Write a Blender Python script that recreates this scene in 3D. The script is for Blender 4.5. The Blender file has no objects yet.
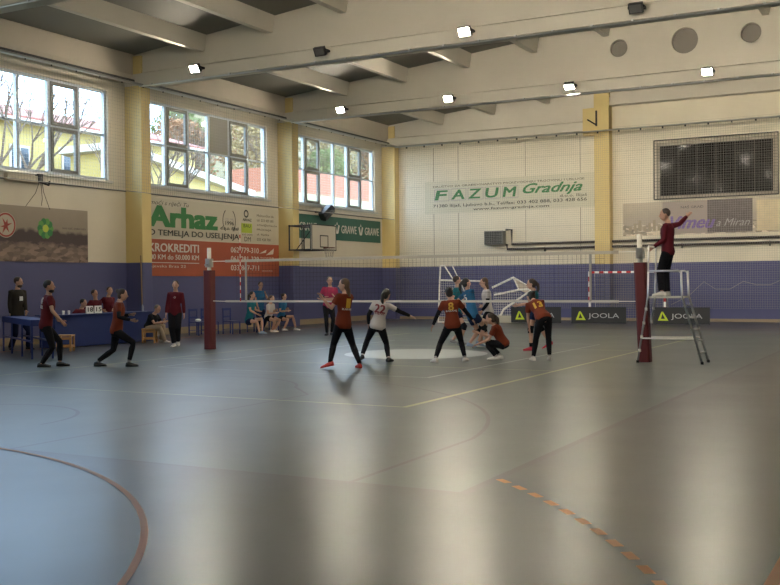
import bpy, bmesh, math, random
from mathutils import Vector, Matrix
from mathutils.bvhtree import BVHTree
random.seed(7)
sc = bpy.context.scene
C = sc.collection

# ---------------------------------------------------------------- camera
F_PX, YAW, PITCH, ROLL, EYE = 1020.24, -0.495, -0.0086, -0.0091, 1.6512
cam = bpy.data.cameras.new('camera'); cam_o = bpy.data.objects.new('camera', cam); C.objects.link(cam_o)
cam.sensor_width = 36.0; cam.lens = 36.0 * F_PX / 780.0; cam.clip_start = .05; cam.clip_end = 600
_f = Vector((math.sin(YAW)*math.cos(PITCH), math.cos(YAW)*math.cos(PITCH), math.sin(PITCH)))
_r = Vector((math.cos(YAW), -math.sin(YAW), 0)); _u = _r.cross(_f)
_r2 = _r*math.cos(ROLL) + _u*math.sin(ROLL); _u2 = -_r*math.sin(ROLL) + _u*math.cos(ROLL)
m = Matrix((( _r2.x,_u2.x,-_f.x,0),(_r2.y,_u2.y,-_f.y,0),(_r2.z,_u2.z,-_f.z,EYE),(0,0,0,1)))
cam_o.matrix_world = m
sc.camera = cam_o

# ---------------------------------------------------------------- light and exposure
SKY = 12.5; LAMP = 760.0
sc.view_settings.view_transform = 'Standard'; sc.view_settings.look = 'None'
sc.view_settings.exposure = 0.06; sc.view_settings.gamma = 1.0; sc.view_settings.use_curve_mapping = False
w = bpy.data.worlds.new('sky'); sc.world = w; w.use_nodes = True
nt = w.node_tree; bg = nt.nodes['Background']; bg.inputs[1].default_value = SKY
tc = nt.nodes.new('ShaderNodeTexCoord'); nz = nt.nodes.new('ShaderNodeTexNoise'); nz.inputs['Scale'].default_value = 3
cr = nt.nodes.new('ShaderNodeValToRGB'); cr.color_ramp.elements[0].color = (.42,.62,.88,1); cr.color_ramp.elements[1].color = (.62,.78,.95,1)
cr.color_ramp.elements[0].position = .35; cr.color_ramp.elements[1].position = .65
nt.links.new(tc.outputs['Generated'], nz.inputs['Vector']); nt.links.new(nz.outputs['Fac'], cr.inputs[0]); nt.links.new(cr.outputs[0], bg.inputs[0])
for i,(y0,y1) in enumerate(((17.15,24.15),(25.8,32.8),(34.4,41.4),(8.5,15.5),(-.1,6.9))):
    a = bpy.data.lights.new('window_portal','AREA'); a.shape='RECTANGLE'; a.size = y1-y0; a.size_y = 2.9; a.cycles.is_portal = True
    o = bpy.data.objects.new('window_portal', a); C.objects.link(o); o.location = (-23.42,(y0+y1)/2,6.4)
    o.rotation_euler = Vector((1,0,0)).to_track_quat('-Z','Y').to_euler()

# ---------------------------------------------------------------- materials
def mat(name, col, rough=.6, metal=0, noise=None, nscale=8, bump=0, spec=.5, emis=None, estr=0, alpha=None):
    m = bpy.data.materials.new(name); m.use_nodes = True; nt = m.node_tree; b = nt.nodes['Principled BSDF']
    b.inputs['Roughness'].default_value = rough; b.inputs['Metallic'].default_value = metal
    b.inputs['Specular IOR Level'].default_value = spec
    c = (*col,1)
    b.inputs['Base Color'].default_value = c
    if noise or bump:
        tc = nt.nodes.new('ShaderNodeTexCoord'); n = nt.nodes.new('ShaderNodeTexNoise')
        n.inputs['Scale'].default_value = nscale; n.inputs['Detail'].default_value = 4
        nt.links.new(tc.outputs['Object'], n.inputs['Vector'])
        if noise:
            mx = nt.nodes.new('ShaderNodeMix'); mx.data_type='RGBA'
            k = 1-noise
            mx.inputs[6].default_value = (col[0]*k,col[1]*k,col[2]*k,1); mx.inputs[7].default_value = (min(1,col[0]*(1+noise)),min(1,col[1]*(1+noise)),min(1,col[2]*(1+noise)),1)
            nt.links.new(n.outputs['Fac'], mx.inputs[0]); nt.links.new(mx.outputs[2], b.inputs['Base Color'])
        if bump:
            bp = nt.nodes.new('ShaderNodeBump'); bp.inputs['Strength'].default_value = bump; bp.inputs['Distance'].default_value=.02
            nt.links.new(n.outputs['Fac'], bp.inputs['Height']); nt.links.new(bp.outputs[0], b.inputs['Normal'])
    if emis: b.inputs['Emission Color'].default_value=(*emis,1); b.inputs['Emission Strength'].default_value=estr
    return m
CREAM=(.62,.56,.44); BLUE=(.072,.078,.185); YEL=(.62,.48,.20)
def split_paint(name, top, low, z=2.4, joints=0):
    """wall paint: dado colour below z, top colour above, faint panel joints"""
    m = mat(name, top, .55); nt = m.node_tree; b = nt.nodes['Principled BSDF']
    g = nt.nodes.new('ShaderNodeNewGeometry'); sp = nt.nodes.new('ShaderNodeSeparateXYZ'); nt.links.new(g.outputs['Position'], sp.inputs[0])
    gt = nt.nodes.new('ShaderNodeMath'); gt.operation='GREATER_THAN'; gt.inputs[1].default_value = z; nt.links.new(sp.outputs['Z'], gt.inputs[0])
    n = nt.nodes.new('ShaderNodeTexNoise'); n.inputs['Scale'].default_value=.7; n.inputs['Detail'].default_value=6; nt.links.new(g.outputs['Position'], n.inputs['Vector'])
    mr = nt.nodes.new('ShaderNodeMapRange'); mr.inputs['To Min'].default_value=.88; mr.inputs['To Max'].default_value=1.08; nt.links.new(n.outputs['Fac'], mr.inputs['Value'])
    mx = nt.nodes.new('ShaderNodeMix'); mx.data_type='RGBA'; mx.inputs[6].default_value=(*low,1); mx.inputs[7].default_value=(*top,1)
    nt.links.new(gt.outputs[0], mx.inputs[0])
    v = nt.nodes.new('ShaderNodeVectorMath'); v.operation='SCALE'; nt.links.new(mx.outputs[2], v.inputs[0]); 
    last = mr.outputs[0]
    if joints:
        md = nt.nodes.new('ShaderNodeMath'); md.operation='FLOORED_MODULO'; md.inputs[1].default_value=joints; nt.links.new(sp.outputs['Z'], md.inputs[0])
        lt = nt.nodes.new('ShaderNodeMath'); lt.operation='LESS_THAN'; lt.inputs[1].default_value=.03; nt.links.new(md.outputs[0], lt.inputs[0])
        ml = nt.nodes.new('ShaderNodeMath'); ml.operation='MULTIPLY_ADD'; ml.inputs[1].default_value=-.12; nt.links.new(lt.outputs[0], ml.inputs[0]); nt.links.new(last, ml.inputs[2]); last = ml.outputs[0]
    nt.links.new(last, v.inputs['Scale']); nt.links.new(v.outputs[0], b.inputs['Base Color'])
    return m
M = dict(
 wall=split_paint('cream_wall_paint', CREAM, BLUE, 2.4), wallf=split_paint('cream_panel_paint', (.70,.64,.50), BLUE, 2.42, joints=1.02),
 col=split_paint('yellow_column_paint', YEL, BLUE, 2.4), beam=mat('beam_paint',(.56,.52,.44),.7,noise=.08,nscale=.8),
 eave=mat('eave_concrete',(.46,.41,.33),.75,noise=.12,nscale=.8), roof=mat('dark_roof_panel',(.17,.16,.135),.7,noise=.15,nscale=.5),
 skirt=mat('tan_skirting',(.27,.21,.14),.6), steel=mat('galvanised_steel',(.5,.5,.48),.3,1), alu=mat('aluminium',(.6,.6,.6),.35,1),
 chrome=mat('white_painted_steel',(.78,.76,.70),.35), dark=mat('black_metal',(.015,.015,.016),.45), darkrail=mat('dark_rail',(.05,.05,.048),.5),
 net=mat('net_cord',(.30,.29,.26),.8), vnet=mat('black_net_cord',(.03,.03,.03),.8), tape=mat('white_tape',(.8,.78,.72),.6),
 frame=mat('window_frame_grey_blue',(.50,.55,.60),.45), sash=mat('dark_sash',(.16,.16,.14),.5), panel=mat('grey_panel',(.22,.21,.18),.6),
 red=mat('dark_red_pad',(.095,.011,.013),.5,noise=.15,nscale=5), white=mat('white',(.8,.8,.78),.5), black=mat('black',(.012,.012,.013),.6),
 wood=mat('stool_wood',(.42,.23,.09),.5,noise=.2,nscale=12), bluemetal=mat('blue_metal',(.012,.03,.16),.4), bluecloth=mat('blue_cover',(.008,.024,.13),.6,noise=.12,nscale=3),
 redp=mat('red_band',(.45,.02,.02),.5), lampon=mat('lamp_glow',(1,1,1),.5,emis=(1,.89,.71),estr=LAMP), lampoff=mat('dead_lamp_glass',(.10,.10,.10),.15),
 orange=mat('orange_line_paint',(.60,.25,.09),.45,spec=.25), yline=mat('yellow_line_paint',(.42,.43,.20),.35), wline=mat('white_line_paint',(.38,.41,.39),.3), bline=mat('dark_line_paint',(.08,.065,.075),.35), 
)
glass = bpy.data.materials.new('window_glass'); glass.use_nodes=True; nt=glass.node_tree; nt.nodes.clear()
o_=nt.nodes.new('ShaderNodeOutputMaterial'); t_=nt.nodes.new('ShaderNodeBsdfTransparent'); t_.inputs[0].default_value=(.93,.95,.96,1); g_=nt.nodes.new('ShaderNodeBsdfGlossy'); g_.inputs['Roughness'].default_value=.02
fr_=nt.nodes.new('ShaderNodeFresnel'); fr_.inputs[0].default_value=1.45; mx_=nt.nodes.new('ShaderNodeMixShader')
gg_=nt.nodes.new('ShaderNodeNewGeometry'); su_=nt.nodes.new('ShaderNodeMath'); su_.operation='SUBTRACT'; su_.inputs[0].default_value=1; nt.links.new(gg_.outputs['Backfacing'],su_.inputs[1]); mu_=nt.nodes.new('ShaderNodeMath'); mu_.operation='MULTIPLY'; nt.links.new(fr_.outputs[0],mu_.inputs[0]); nt.links.new(su_.outputs[0],mu_.inputs[1]); nt.links.new(mu_.outputs[0],mx_.inputs[0]); nt.links.new(t_.outputs[0],mx_.inputs[1]); nt.links.new(g_.outputs[0],mx_.inputs[2]); nt.links.new(mx_.outputs[0],o_.inputs[0])
M['glass']=glass

def floor_mat(name, col, rough=.295):
    m = mat(name, col, rough); nt=m.node_tree; b=nt.nodes['Principled BSDF']; b.inputs['Specular IOR Level'].default_value=.46
    g=nt.nodes.new('ShaderNodeNewGeometry')
    n=nt.nodes.new('ShaderNodeTexNoise'); n.inputs['Scale'].default_value=.55; n.inputs['Detail'].default_value=7; n.inputs['Roughness'].default_value=.6; nt.links.new(g.outputs['Position'],n.inputs['Vector'])
    mr=nt.nodes.new('ShaderNodeMapRange'); mr.inputs['From Min'].default_value=.3; mr.inputs['From Max'].default_value=.7; mr.inputs['To Min'].default_value=rough-.01; mr.inputs['To Max'].default_value=rough+.035
    nt.links.new(n.outputs['Fac'],mr.inputs['Value']); nt.links.new(mr.outputs[0],b.inputs['Roughness'])
    mx=nt.nodes.new('ShaderNodeMix'); mx.data_type='RGBA'; mx.inputs[6].default_value=(*[c*.86 for c in col],1); mx.inputs[7].default_value=(*[c*1.12 for c in col],1)
    nt.links.new(n.outputs['Fac'],mx.inputs[0]); nt.links.new(mx.outputs[2],b.inputs['Base Color'])
    return m
M['floor_out']=floor_mat('grey_outer_floor',(.046,.045,.046)); M['floor_in']=floor_mat('green_grey_court_floor',(.068,.088,.082))

# ---------------------------------------------------------------- mesh helpers
class MB:
    def __init__(s): s.v=[]; s.f=[]
    def quad(s,a,b,c,d): n=len(s.v); s.v+= [tuple(a),tuple(b),tuple(c),tuple(d)]; s.f.append((n,n+1,n+2,n+3)); return s
    def poly(s,pts): n=len(s.v); s.v+=[tuple(p) for p in pts]; s.f.append(tuple(range(n,n+len(pts)))); return s
    def box(s,x0,x1,y0,y1,z0,z1):
        n=len(s.v); s.v+=[(x0,y0,z0),(x1,y0,z0),(x1,y1,z0),(x0,y1,z0),(x0,y0,z1),(x1,y0,z1),(x1,y1,z1),(x0,y1,z1)]
        s.f+=[tuple(n+i for i in q) for q in ((0,3,2,1),(4,5,6,7),(0,1,5,4),(1,2,6,5),(2,3,7,6),(3,0,4,7))]; return s
    def ring(s,rings,cap=True):
        n=len(s.v); k=len(rings[0])
        for r in rings: s.v+=[tuple(p) for p in r]
        for i in range(len(rings)-1):
            for j in range(k):
                a=n+i*k+j; b=n+i*k+(j+1)%k; s.f.append((a,b,b+k,a+k))
        if cap: s.f.append(tuple(n+j for j in range(k))[::-1]); s.f.append(tuple(n+(len(rings)-1)*k+j for j in range(k)))
        return s
    def tube(s,pts,r,k=8,cap=True,side=None,phase=0):
        """r: number, list of numbers or list of (ra, rb); ra lies along `side`"""
        pts=[Vector(p) for p in pts]; rr=r if isinstance(r,(list,tuple)) else [r]*len(pts); rings=[]
        prev=Vector(side).normalized() if side is not None else None
        for i,p in enumerate(pts):
            d=(pts[min(i+1,len(pts)-1)]-pts[max(i-1,0)]); d = d.normalized() if d.length>1e-9 else Vector((0,0,1))
            if prev is None:
                prev = d.orthogonal().normalized()
            a=prev-d*prev.dot(d)
            if a.length<1e-4: a=d.orthogonal()
            a.normalize(); b=d.cross(a)
            if side is None: prev=a
            q=rr[i]; ra,rb=(q if isinstance(q,(tuple,list)) else (q,q))
            rings.append([p+a*(ra*math.cos(2*math.pi*j/k+phase))+b*(rb*math.sin(2*math.pi*j/k+phase)) for j in range(k)])
        return s.ring(rings,cap)
    def ell(s,c,ax,k=12,rows=8):
        """ellipsoid; ax = three axis vectors"""
        c=Vector(c); rings=[]
        for i in range(1,rows):
            t=math.pi*i/rows
            rings.append([c+ax[0]*(math.sin(t)*math.cos(2*math.pi*j/k))+ax[1]*(math.sin(t)*math.sin(2*math.pi*j/k))-ax[2]*math.cos(t) for j in range(k)])
        return s.ring(rings)
    def lathe(s,c,prof,k=16): return s.ring([[ (c[0]+r*math.cos(2*math.pi*j/k),c[1]+r*math.sin(2*math.pi*j/k),c[2]+z) for j in range(k)] for r,z in prof])
    def mesh(s,name):
        me=bpy.data.meshes.new(name); me.from_pydata([tuple(v) for v in s.v],[],s.f); 
        bm=bmesh.new(); bm.from_mesh(me); bmesh.ops.recalc_face_normals(bm,faces=bm.faces); bm.to_mesh(me); bm.free(); me.update(); return me
    def obj(s,name,m,parent=None,smooth=False,bevel=0):
        me=s.mesh(name); o=bpy.data.objects.new(name,me); C.objects.link(o)
        if m: me.materials.append(M[m] if isinstance(m,str) else m)
        if parent: o.parent=parent
        if smooth:
            for p in me.polygons: p.use_smooth=True
        if bevel:
            b=o.modifiers.new('bevel','BEVEL'); b.width=bevel; b.segments=2; b.limit_method='ANGLE'
        return o
def thing(name,label,cat,loc=(0,0,0),rz=0,group=None):
    o=bpy.data.objects.new(name,None); o.empty_display_size=.2; C.objects.link(o); o.location=loc; o.rotation_euler=(0,0,rz)
    o['label']=label; o['category']=cat
    if group: o['group']=group
    return o
def tag(o,label,cat,group=None):
    o['label']=label; o['category']=cat
    if group: o['group']=group
    return o
def struct(o,label=None,cat=None):
    o['kind']='structure'
    if label: o['label']=label
    if cat: o['category']=cat
    return o
def dup(root,loc,rz=None,label=None):
    def cp(o,parent):
        c=o.copy(); C.objects.link(c); c.parent=parent
        for ch in o.children: cp(ch,c)
        return c
    r=cp(root,None); r.location=loc
    if rz is not None: r.rotation_euler=(0,0,rz)
    if label: r['label']=label
    return r
def text_mesh(txt,size,width=None,bold=0,shear=0,height=None):
    c=bpy.data.curves.new('t','FONT'); c.body=txt; c.size=size; c.offset=0; c.shear=shear; c.extrude=0; c.resolution_u=3
    o=bpy.data.objects.new('t',c); C.objects.link(o); bpy.context.view_layer.update()
    me=bpy.data.meshes.new_from_object(o.evaluated_get(bpy.context.evaluated_depsgraph_get())); bpy.data.objects.remove(o); bpy.data.curves.remove(c)
    xs=[v.co.x for v in me.vertices]; ys=[v.co.y for v in me.vertices]
    if not xs: return me
    x0,x1,y0,y1=min(xs),max(xs),min(ys),max(ys)
    sx=(width/(x1-x0)) if width else 1; sy=(height/(y1-y0)) if height else 1
    for v in me.vertices: v.co=Vector(((v.co.x-x0)*sx,(v.co.y-y0)*sy,0))
    if bold:      # heavier strokes: the glyph outlines repeated with small sideways and upward shifts
        d=bold*(sx+sy)/2*1.1; bm=bmesh.new()
        for kz,(ax,ay) in enumerate(((-d,-d*.5),(0,-d*.5),(d,-d*.5),(-d,d*.5),(0,d*.5),(d,d*.5))):
            m2=me.copy(); m2.transform(Matrix.Translation((ax,ay,kz*.0012))); bm.from_mesh(m2); bpy.data.meshes.remove(m2)
        bm.to_mesh(me); bm.free()
    return me
def text(name,txt,origin,xa,ya,mat_,width=None,height=None,parent=None,bold=0,shear=0,off=.012,size=1):
    """lettering laid on a plane; origin = its lower left corner"""
    me=text_mesh(txt,size,width,bold,shear,height); xa=Vector(xa); ya=Vector(ya); n=xa.cross(ya); o0=Vector(origin)
    for v in me.vertices: v.co=o0+xa*v.co.x+ya*v.co.y+n*(off+v.co.z)
    me.materials.clear(); me.materials.append(mat_ if not isinstance(mat_,str) else M[mat_])
    o=bpy.data.objects.new(name,me); C.objects.link(o); o.parent=parent; return o

# ---------------------------------------------------------------- room shell
XL,YF,XR,YN=-23.1,42.5,8.9,-9.0
def ceil_z(x): return 10.62-.1*abs(x+7.1)
struct(MB().quad((XL,YN,0),(XR,YN,0),(XR,YF,0),(XL,YF,0)).obj('floor','floor_out'))
struct(MB().quad((-18.5,7.3,.001),(-3.3,7.3,.001),(-3.3,34.9,.001),(-18.5,34.9,.001)).obj('court_floor','floor_in'))
WY=[(17.15,24.15),(25.8,32.8),(34.4,41.4),(8.5,15.5),(-.1,6.9)]; WZ0,WZ1=4.97,7.82
wl=MB().box(XL-.3,XL,YN-.3,YF+.3,0,WZ0).box(XL-.3,XL,YN-.3,YF+.3,WZ1,11)
ys=sorted(WY); prev=YN-.3
for a,b in ys: wl.box(XL-.3,XL,prev,a,WZ0,WZ1); prev=b
wl.box(XL-.3,XL,prev,YF+.3,WZ0,WZ1)
struct(wl.obj('wall_left','wall'))
struct(MB().box(XL,XR+.3,YF,YF+.3,0,11.2).obj('wall_far','wallf'))
struct(MB().box(XR,XR+.3,YN-.3,YF,0,11).obj('wall_right','wall'))
struct(MB().box(XL,XR,YN-.3,YN,0,11).obj('wall_near','wall'))
ce=MB()
for x0,x1 in ((XL-.3,-7.1),(-7.1,XR+.3)):
    ce.ring([[(x0,YN-.3,ceil_z(x0)),(x1,YN-.3,ceil_z(x1)),(x1,YN-.3,ceil_z(x1)+.2),(x0,YN-.3,ceil_z(x0)+.2)],[(x0,YF+.3,ceil_z(x0)),(x1,YF+.3,ceil_z(x1)),(x1,YF+.3,ceil_z(x1)+.2),(x0,YF+.3,ceil_z(x0)+.2)]])
struct(ce.obj('ceiling','roof'))
struct(MB().box(XL,XL+.05,YN,YF,0,.22).obj('baseboard_left','skirt')); struct(MB().box(XL+.05,XR,YF-.04,YF,0,.12).obj('baseboard_far','skirt'))
# eave beam along the left wall
struct(MB().ring([[(XL,y,8.28),(XL+.30,y,8.28),(XL+.38,y,8.40),(XL+.38,y,9.22),(XL,y,9.22)] for y in (YN,YF)]).obj('eave_beam','eave'))
BY=[-.93+8.61*0, 7.68,16.29,24.9,33.51]
# columns
for y in BY+[42.05]:
    o=MB().box(XL,XL+.70,y,y+.45,0,9.0).obj('column','col',bevel=.02); struct(o)
o=MB().box(-12.85,-12.2,42.05,YF,0,9.75).obj('column','col'); struct(o)
struct(MB().box(-13.32,-12.2,41.99,42.3,7.85,8.98).obj('column_bracket','col'))
g=MB().box(-12.75,-12.69,41.93,41.99,8.2,8.85); g.tube([(-13.1,41.95,8.5),(-12.72,41.95,8.25)],.03,6); struct(g.obj('bracket_strap','dark'))
# transverse roof beams, tapered up to the ridge, with a wide bottom flange
def roof_beam(y, label_z=8.05, x0=XL+.02, x1=XR, holes=False):
    z0=label_z
    b=MB()
    fl=[(x,y2,z) for x,y2,z in ()]
    prof=lambda: [(y-.02,z0),(y+.47,z0),(y+.47,z0+.36),(y+.36,z0+.42),(y+.36,9.2),(y+.09,9.2),(y+.09,z0+.42),(y-.02,z0+.36)]
    def sec(x):
        p=prof(); top=ceil_z(x)+.02
        return [(x,a,(top if z==9.2 else z)) for a,z in p]
    mid=-7.1
    b.ring([sec(x0)]+([sec(mid)] if x0<mid<x1 else [])+[sec(x1)])
    o=b.obj('roof_beam','beam'); struct(o)
    return o
HOLES=((-9.40,9.42,.29),(-7.24,9.42,.42),(-5.20,9.42,.31))
for y in BY:
    o=roof_beam(y)
    if abs(y-33.51)<.01:
        cut=MB()
        for x,z,r in HOLES: cut.ring([[(x+r*math.cos(2*math.pi*j/32),yy,z+r*math.sin(2*math.pi*j/32)) for j in range(32)] for yy in (33.4,33.80)])
        co=cut.obj('cutter',None); bo=o.modifiers.new('b','BOOLEAN'); bo.object=co; bo.solver='EXACT'
        bpy.context.view_layer.update(); me=bpy.data.meshes.new_from_object(o.evaluated_get(bpy.context.evaluated_depsgraph_get()))
        o.modifiers.clear(); o.data=me; bpy.data.objects.remove(co)
roof_beam(42.02, x1=-12.85)
wb=MB().box(-12.2,XR,42.1,YF,9.05,9.38); wb.box(-12.2,XR,42.2,YF,9.38,11); struct(wb.obj('wall_beam','beam'))
# blind round openings in the beam: the recess is closed by a grey plate
for x,z,r in HOLES:
    struct(MB().ring([[(x+(r-.004)*math.cos(2*math.pi*j/32),yy,z+(r-.004)*math.sin(2*math.pi*j/32)) for j in range(32)] for yy in (33.74,33.79)]).obj('opening_plate',mat('opening_grey',(.22,.20,.175),.8)))
# purlins between the beams
for k in range(-6,7):
    x=-7.3+k*2.54
    if x<XL+1 or x>XR-1: continue
    zt=ceil_z(x)+.02; zb=zt-.50
    seg=[YN]+BY+[42.02]
    for a,b in zip(seg[:-1],seg[1:]):
        ya=a+(.36 if a in BY else 0); yb=b+.09
        p=MB().ring([[(x-.10,y,zb),(x+.10,y,zb),(x+.19,y,zt),(x-.19,y,zt)] for y in (ya,yb)])
        struct(p.obj('purlin','beam'))
# bright conduit under the beams and along the top of the left wall
for y in BY[2:]+[]:
    c=MB().tube([(XL+.72,y-.06,8.00),(XR-.02,y-.06,8.00)],.028,8); 
    for i in range(30): c.box(XL+1.2+i*1.02-.03,XL+1.2+i*1.02+.03,y-.10,y-.025,7.98,8.05)
    tag(c.obj('conduit_pipe','alu',smooth=False),'galvanised conduit pipe clipped along the bottom edge of %s roof beam'%({16.29:'the nearest',24.9:'the second',33.51:'the farthest full'}[y]),'pipe')

# ---------------------------------------------------------------- windows in the left wall
def window(n,y0,y1,sashes,closed=()):
    root=bpy.data.objects.new('window_%d'%n,None); C.objects.link(root); struct(root)
    N=6; w=(y1-y0)/N; xa,xb=XL-.20,XL-.08; zt=6.42
    f=MB(); f.box(xa,xb,y0,y1,WZ0,WZ0+.09); f.box(xa,xb,y0,y1,WZ1-.08,WZ1)
    for i in range(N+1):
        yy=y0+i*w; a=.055 if 0<i<N else .08
        f.box(xa,xb,max(y0,yy-a),min(y1,yy+a),WZ0+.09,WZ1-.08)
    for i in range(N):
        f.box(xa+.02,xb-.02,y0+i*w+.055,y0+(i+1)*w-.055,zt-.03,zt+.03)
    f.obj('window_frame','frame',root)
    MB().box(XL-.3,XL+.10,y0-.12,y1+.12,WZ0-.07,WZ0).obj('window_sill','steel',root)
    for i in range(N):
        a,b=y0+i*w+.055,y0+(i+1)*w-.055
        for zz0,zz1,kk in ((WZ0+.09,zt-.03,0),(zt+.03,WZ1-.08,1)):
            if (i,kk) in closed:
                MB().box(xa+.02,xb,a,b,zz0,zz1).obj('grey_panel','panel',root); continue
            if i in sashes:
                s=MB(); t=.10; s.box(xb-.06,xb+.03,a,a+t,zz0,zz1); s.box(xb-.06,xb+.03,b-t,b,zz0,zz1); s.box(xb-.06,xb+.03,a+t,b-t,zz0,zz0+t); s.box(xb-.06,xb+.03,a+t,b-t,zz1-t,zz1)
                s.obj('opening_sash','sash',root)
            MB().box(xa+.05,xa+.058,a,b,zz0,zz1).obj('window_pane','glass',root)
window(1,*WY[0],(1,4)); window(2,*WY[1],(1,4),closed=((3,1),)); window(3,*WY[2],(1,4)); window(4,*WY[3],(1,4)); window(5,*WY[4],(1,4))
struct(MB().tube([(XL+.42,YN+.1,8.20),(XL+.42,YF-.1,8.20)],.055,8).obj('shadow_gap_pipe','darkrail'))  # dark pipe standing in for the shadow gap under the eave beam
struct(MB().tube([(XL+.03,YN,4.70),(XL+.03,YF,4.70)],.018,6).obj('trim_1','darkrail'))

# ---------------------------------------------------------------- floor markings
def line_strip(pts,w,m,name,z=.0022,closed=False):
    b=MB(); P=[Vector((p[0],p[1],0)) for p in pts]; L=[];R=[]
    n=len(P)
    for i,p in enumerate(P):
        a=P[(i-1)%n] if (closed or i>0) else P[i]; c=P[(i+1)%n] if (closed or i<n-1) else P[i]
        d=(c-a).normalized(); q=Vector((-d.y,d.x,0)); 
        k=1.0
        if 0<i<n-1 or closed:
            d1=(P[i]-a).normalized(); k=1/max(.5,abs(d1.dot(d)))
        L.append(p+q*w/2*k); R.append(p-q*w/2*k)
    rng=range(n if closed else n-1)
    for i in rng:
        j=(i+1)%n
        b.quad((L[i].x,L[i].y,z),(R[i].x,R[i].y,z),(R[j].x,R[j].y,z),(L[j].x,L[j].y,z))
    o=b.obj(name,m); struct(o); return o
def arc(cx,cy,r,a0,a1,n=40): return [(cx+r*math.cos(math.radians(a0+(a1-a0)*i/n)),cy+r*math.sin(math.radians(a0+(a1-a0)*i/n))) for i in range(n+1)]
CX=-10.95
line_strip([(-18.5,7.3),(-3.3,7.3),(-3.3,34.9),(-18.5,34.9)],.05,'bline','basketball_boundary_line',z=.0016,closed=True)
for s,yb in ((1,7.25),(-1,34.95)):
    hy=yb+s*1.5
    a=15 if s>0 else -15
    th=arc(CX,hy,6.68,10,170,60) if s>0 else arc(CX,hy,6.68,-10,-170,60)
    line_strip([(CX+6.62,yb)]+th+[(CX-6.62,yb)],.05,'bline','three_point_line')
    line_strip([(CX+2.6,yb),(CX+2.6,yb+s*5.6)]+(arc(CX,yb+s*5.6,2.0,25,155,24) if s>0 else arc(CX,yb+s*5.6,2.0,-25,-155,24))+[(CX-2.6,yb+s*5.6),(CX-2.6,yb)],.05,'bline','key_line')
    line_strip(arc(CX,hy,1.45,0,180*s,24),.05,'bline','charge_circle_line')
# handball 6 m line (solid orange), 9 m line (dashed) and sidelines
for s,yg in ((1,1.0),(-1,41.0)):
    pts=[(CX+1.5+6.35*math.cos(math.radians(t)),yg+s*6.35*math.sin(math.radians(t))) for t in range(0,91,3)]
    pts+= [(CX-1.5+6.35*math.cos(math.radians(t)),yg+s*6.35*math.sin(math.radians(t))) for t in range(90,181,3)]
    line_strip(pts,.05,'orange','goal_area_line',z=.0045)
    da=MB(); 
    for i in range(48):
        a0=math.radians(1+i*1.85); a1=a0+.17/9.3
        a=Vector((CX+1.5+9.3*math.cos(a0),yg+s*9.3*math.sin(a0),0)); b2=Vector((CX+1.5+9.3*math.cos(a1),yg+s*9.3*math.sin(a1),0)); d=(b2-a).normalized(); q=Vector((-d.y,d.x,0))*.034
        if s<0 or a.x>-3.2:
            da.quad((a+q)+Vector((0,0,.0045)),(a-q)+Vector((0,0,.0045)),(b2-q)+Vector((0,0,.0045)),(b2+q)+Vector((0,0,.0045)))
    o=da.obj('free_throw_dashes','orange'); struct(o)
for x in (-.80,CX*2+.80):
    line_strip([(x,1),(x,41)],.10,'orange','handball_sideline',z=.0045)
MB_=MB().quad((-.74,-8,.0012),(XR-.2,-8,.0012),(XR-.2,42.3,.0012),(-.74,42.3,.0012)).obj('side_floor','floor_in'); struct(MB_)
# volleyball court
vx0,vx1,vy0,vy1=-15.5,-6.3,12.05,30.1
line_strip([(vx0,vy0),(vx1,vy0),(vx1,vy1),(vx0,vy1)],.05,'yline','volleyball_boundary_line',z=.0036,closed=True)
for y in (18.1,24.1): line_strip([(vx0,y),(vx1,y)],.05,'yline','attack_line',z=.0036)
line_strip([(CX-3.05,16.0),(CX+3.05,16.0),(CX+3.05,26.2),(CX-3.05,26.2)],.045,'wline','badminton_line',z=.0034,closed=True)
struct(MB().poly([(x,y,.0040) for x,y in arc(CX+.1,21.35,1.68,0,360,48)[:-1]]).obj('centre_circle','wline'))

# ---------------------------------------------------------------- floodlights on the beams
def floodlight(x,y,z,on,label,tilt=0.75,face=-1):
    t=thing('floodlight',label,'floodlight',(x,y,z),0 if face<0 else math.pi,'floodlights on the roof beams')
    rot=Matrix.Rotation(-tilt,4,'X')      # lamp face turned down towards the court
    b=MB().box(-.17,.17,-.05,.05,-.125,.125); 
    for i in range(9): b.box(-.15+i*.037-.005,-.15+i*.037+.005,.05,.09,-.11,.11)
    h=b.obj('housing','dark',t); 
    r=MB(); 
    for q in ((-.17,.17,.105,.125),(-.17,.17,-.125,-.105),(-.17,-.15,-.105,.105),(.15,.17,-.105,.105)): r.box(q[0],q[1],-.066,-.05,q[2],q[3])
    r.obj('front_frame','dark',t)
    MB().box(-.145,.145,-.058,-.052,-.10,.10).obj('glowing_panel' if on else 'lamp_glass','lampon' if on else 'lampoff',t)
    for ch in t.children: ch.matrix_local=Matrix.Translation((0,-.22,-.02))@Matrix.Rotation(tilt,4,'X')
    br=MB().box(-.20,-.175,-.24,.0,-.03,.03).box(.175,.20,-.24,.0,-.03,.03).box(-.20,.20,-.02,.0,-.03,.03)
    br.obj('bracket','dark',t)
    return t
LX=[-20.0,-15.5,-11.0,-6.47]
nm={0:'outermost, nearest the window wall',1:'second from the window wall',2:'third from the window wall',3:'fourth from the window wall'}
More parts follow.
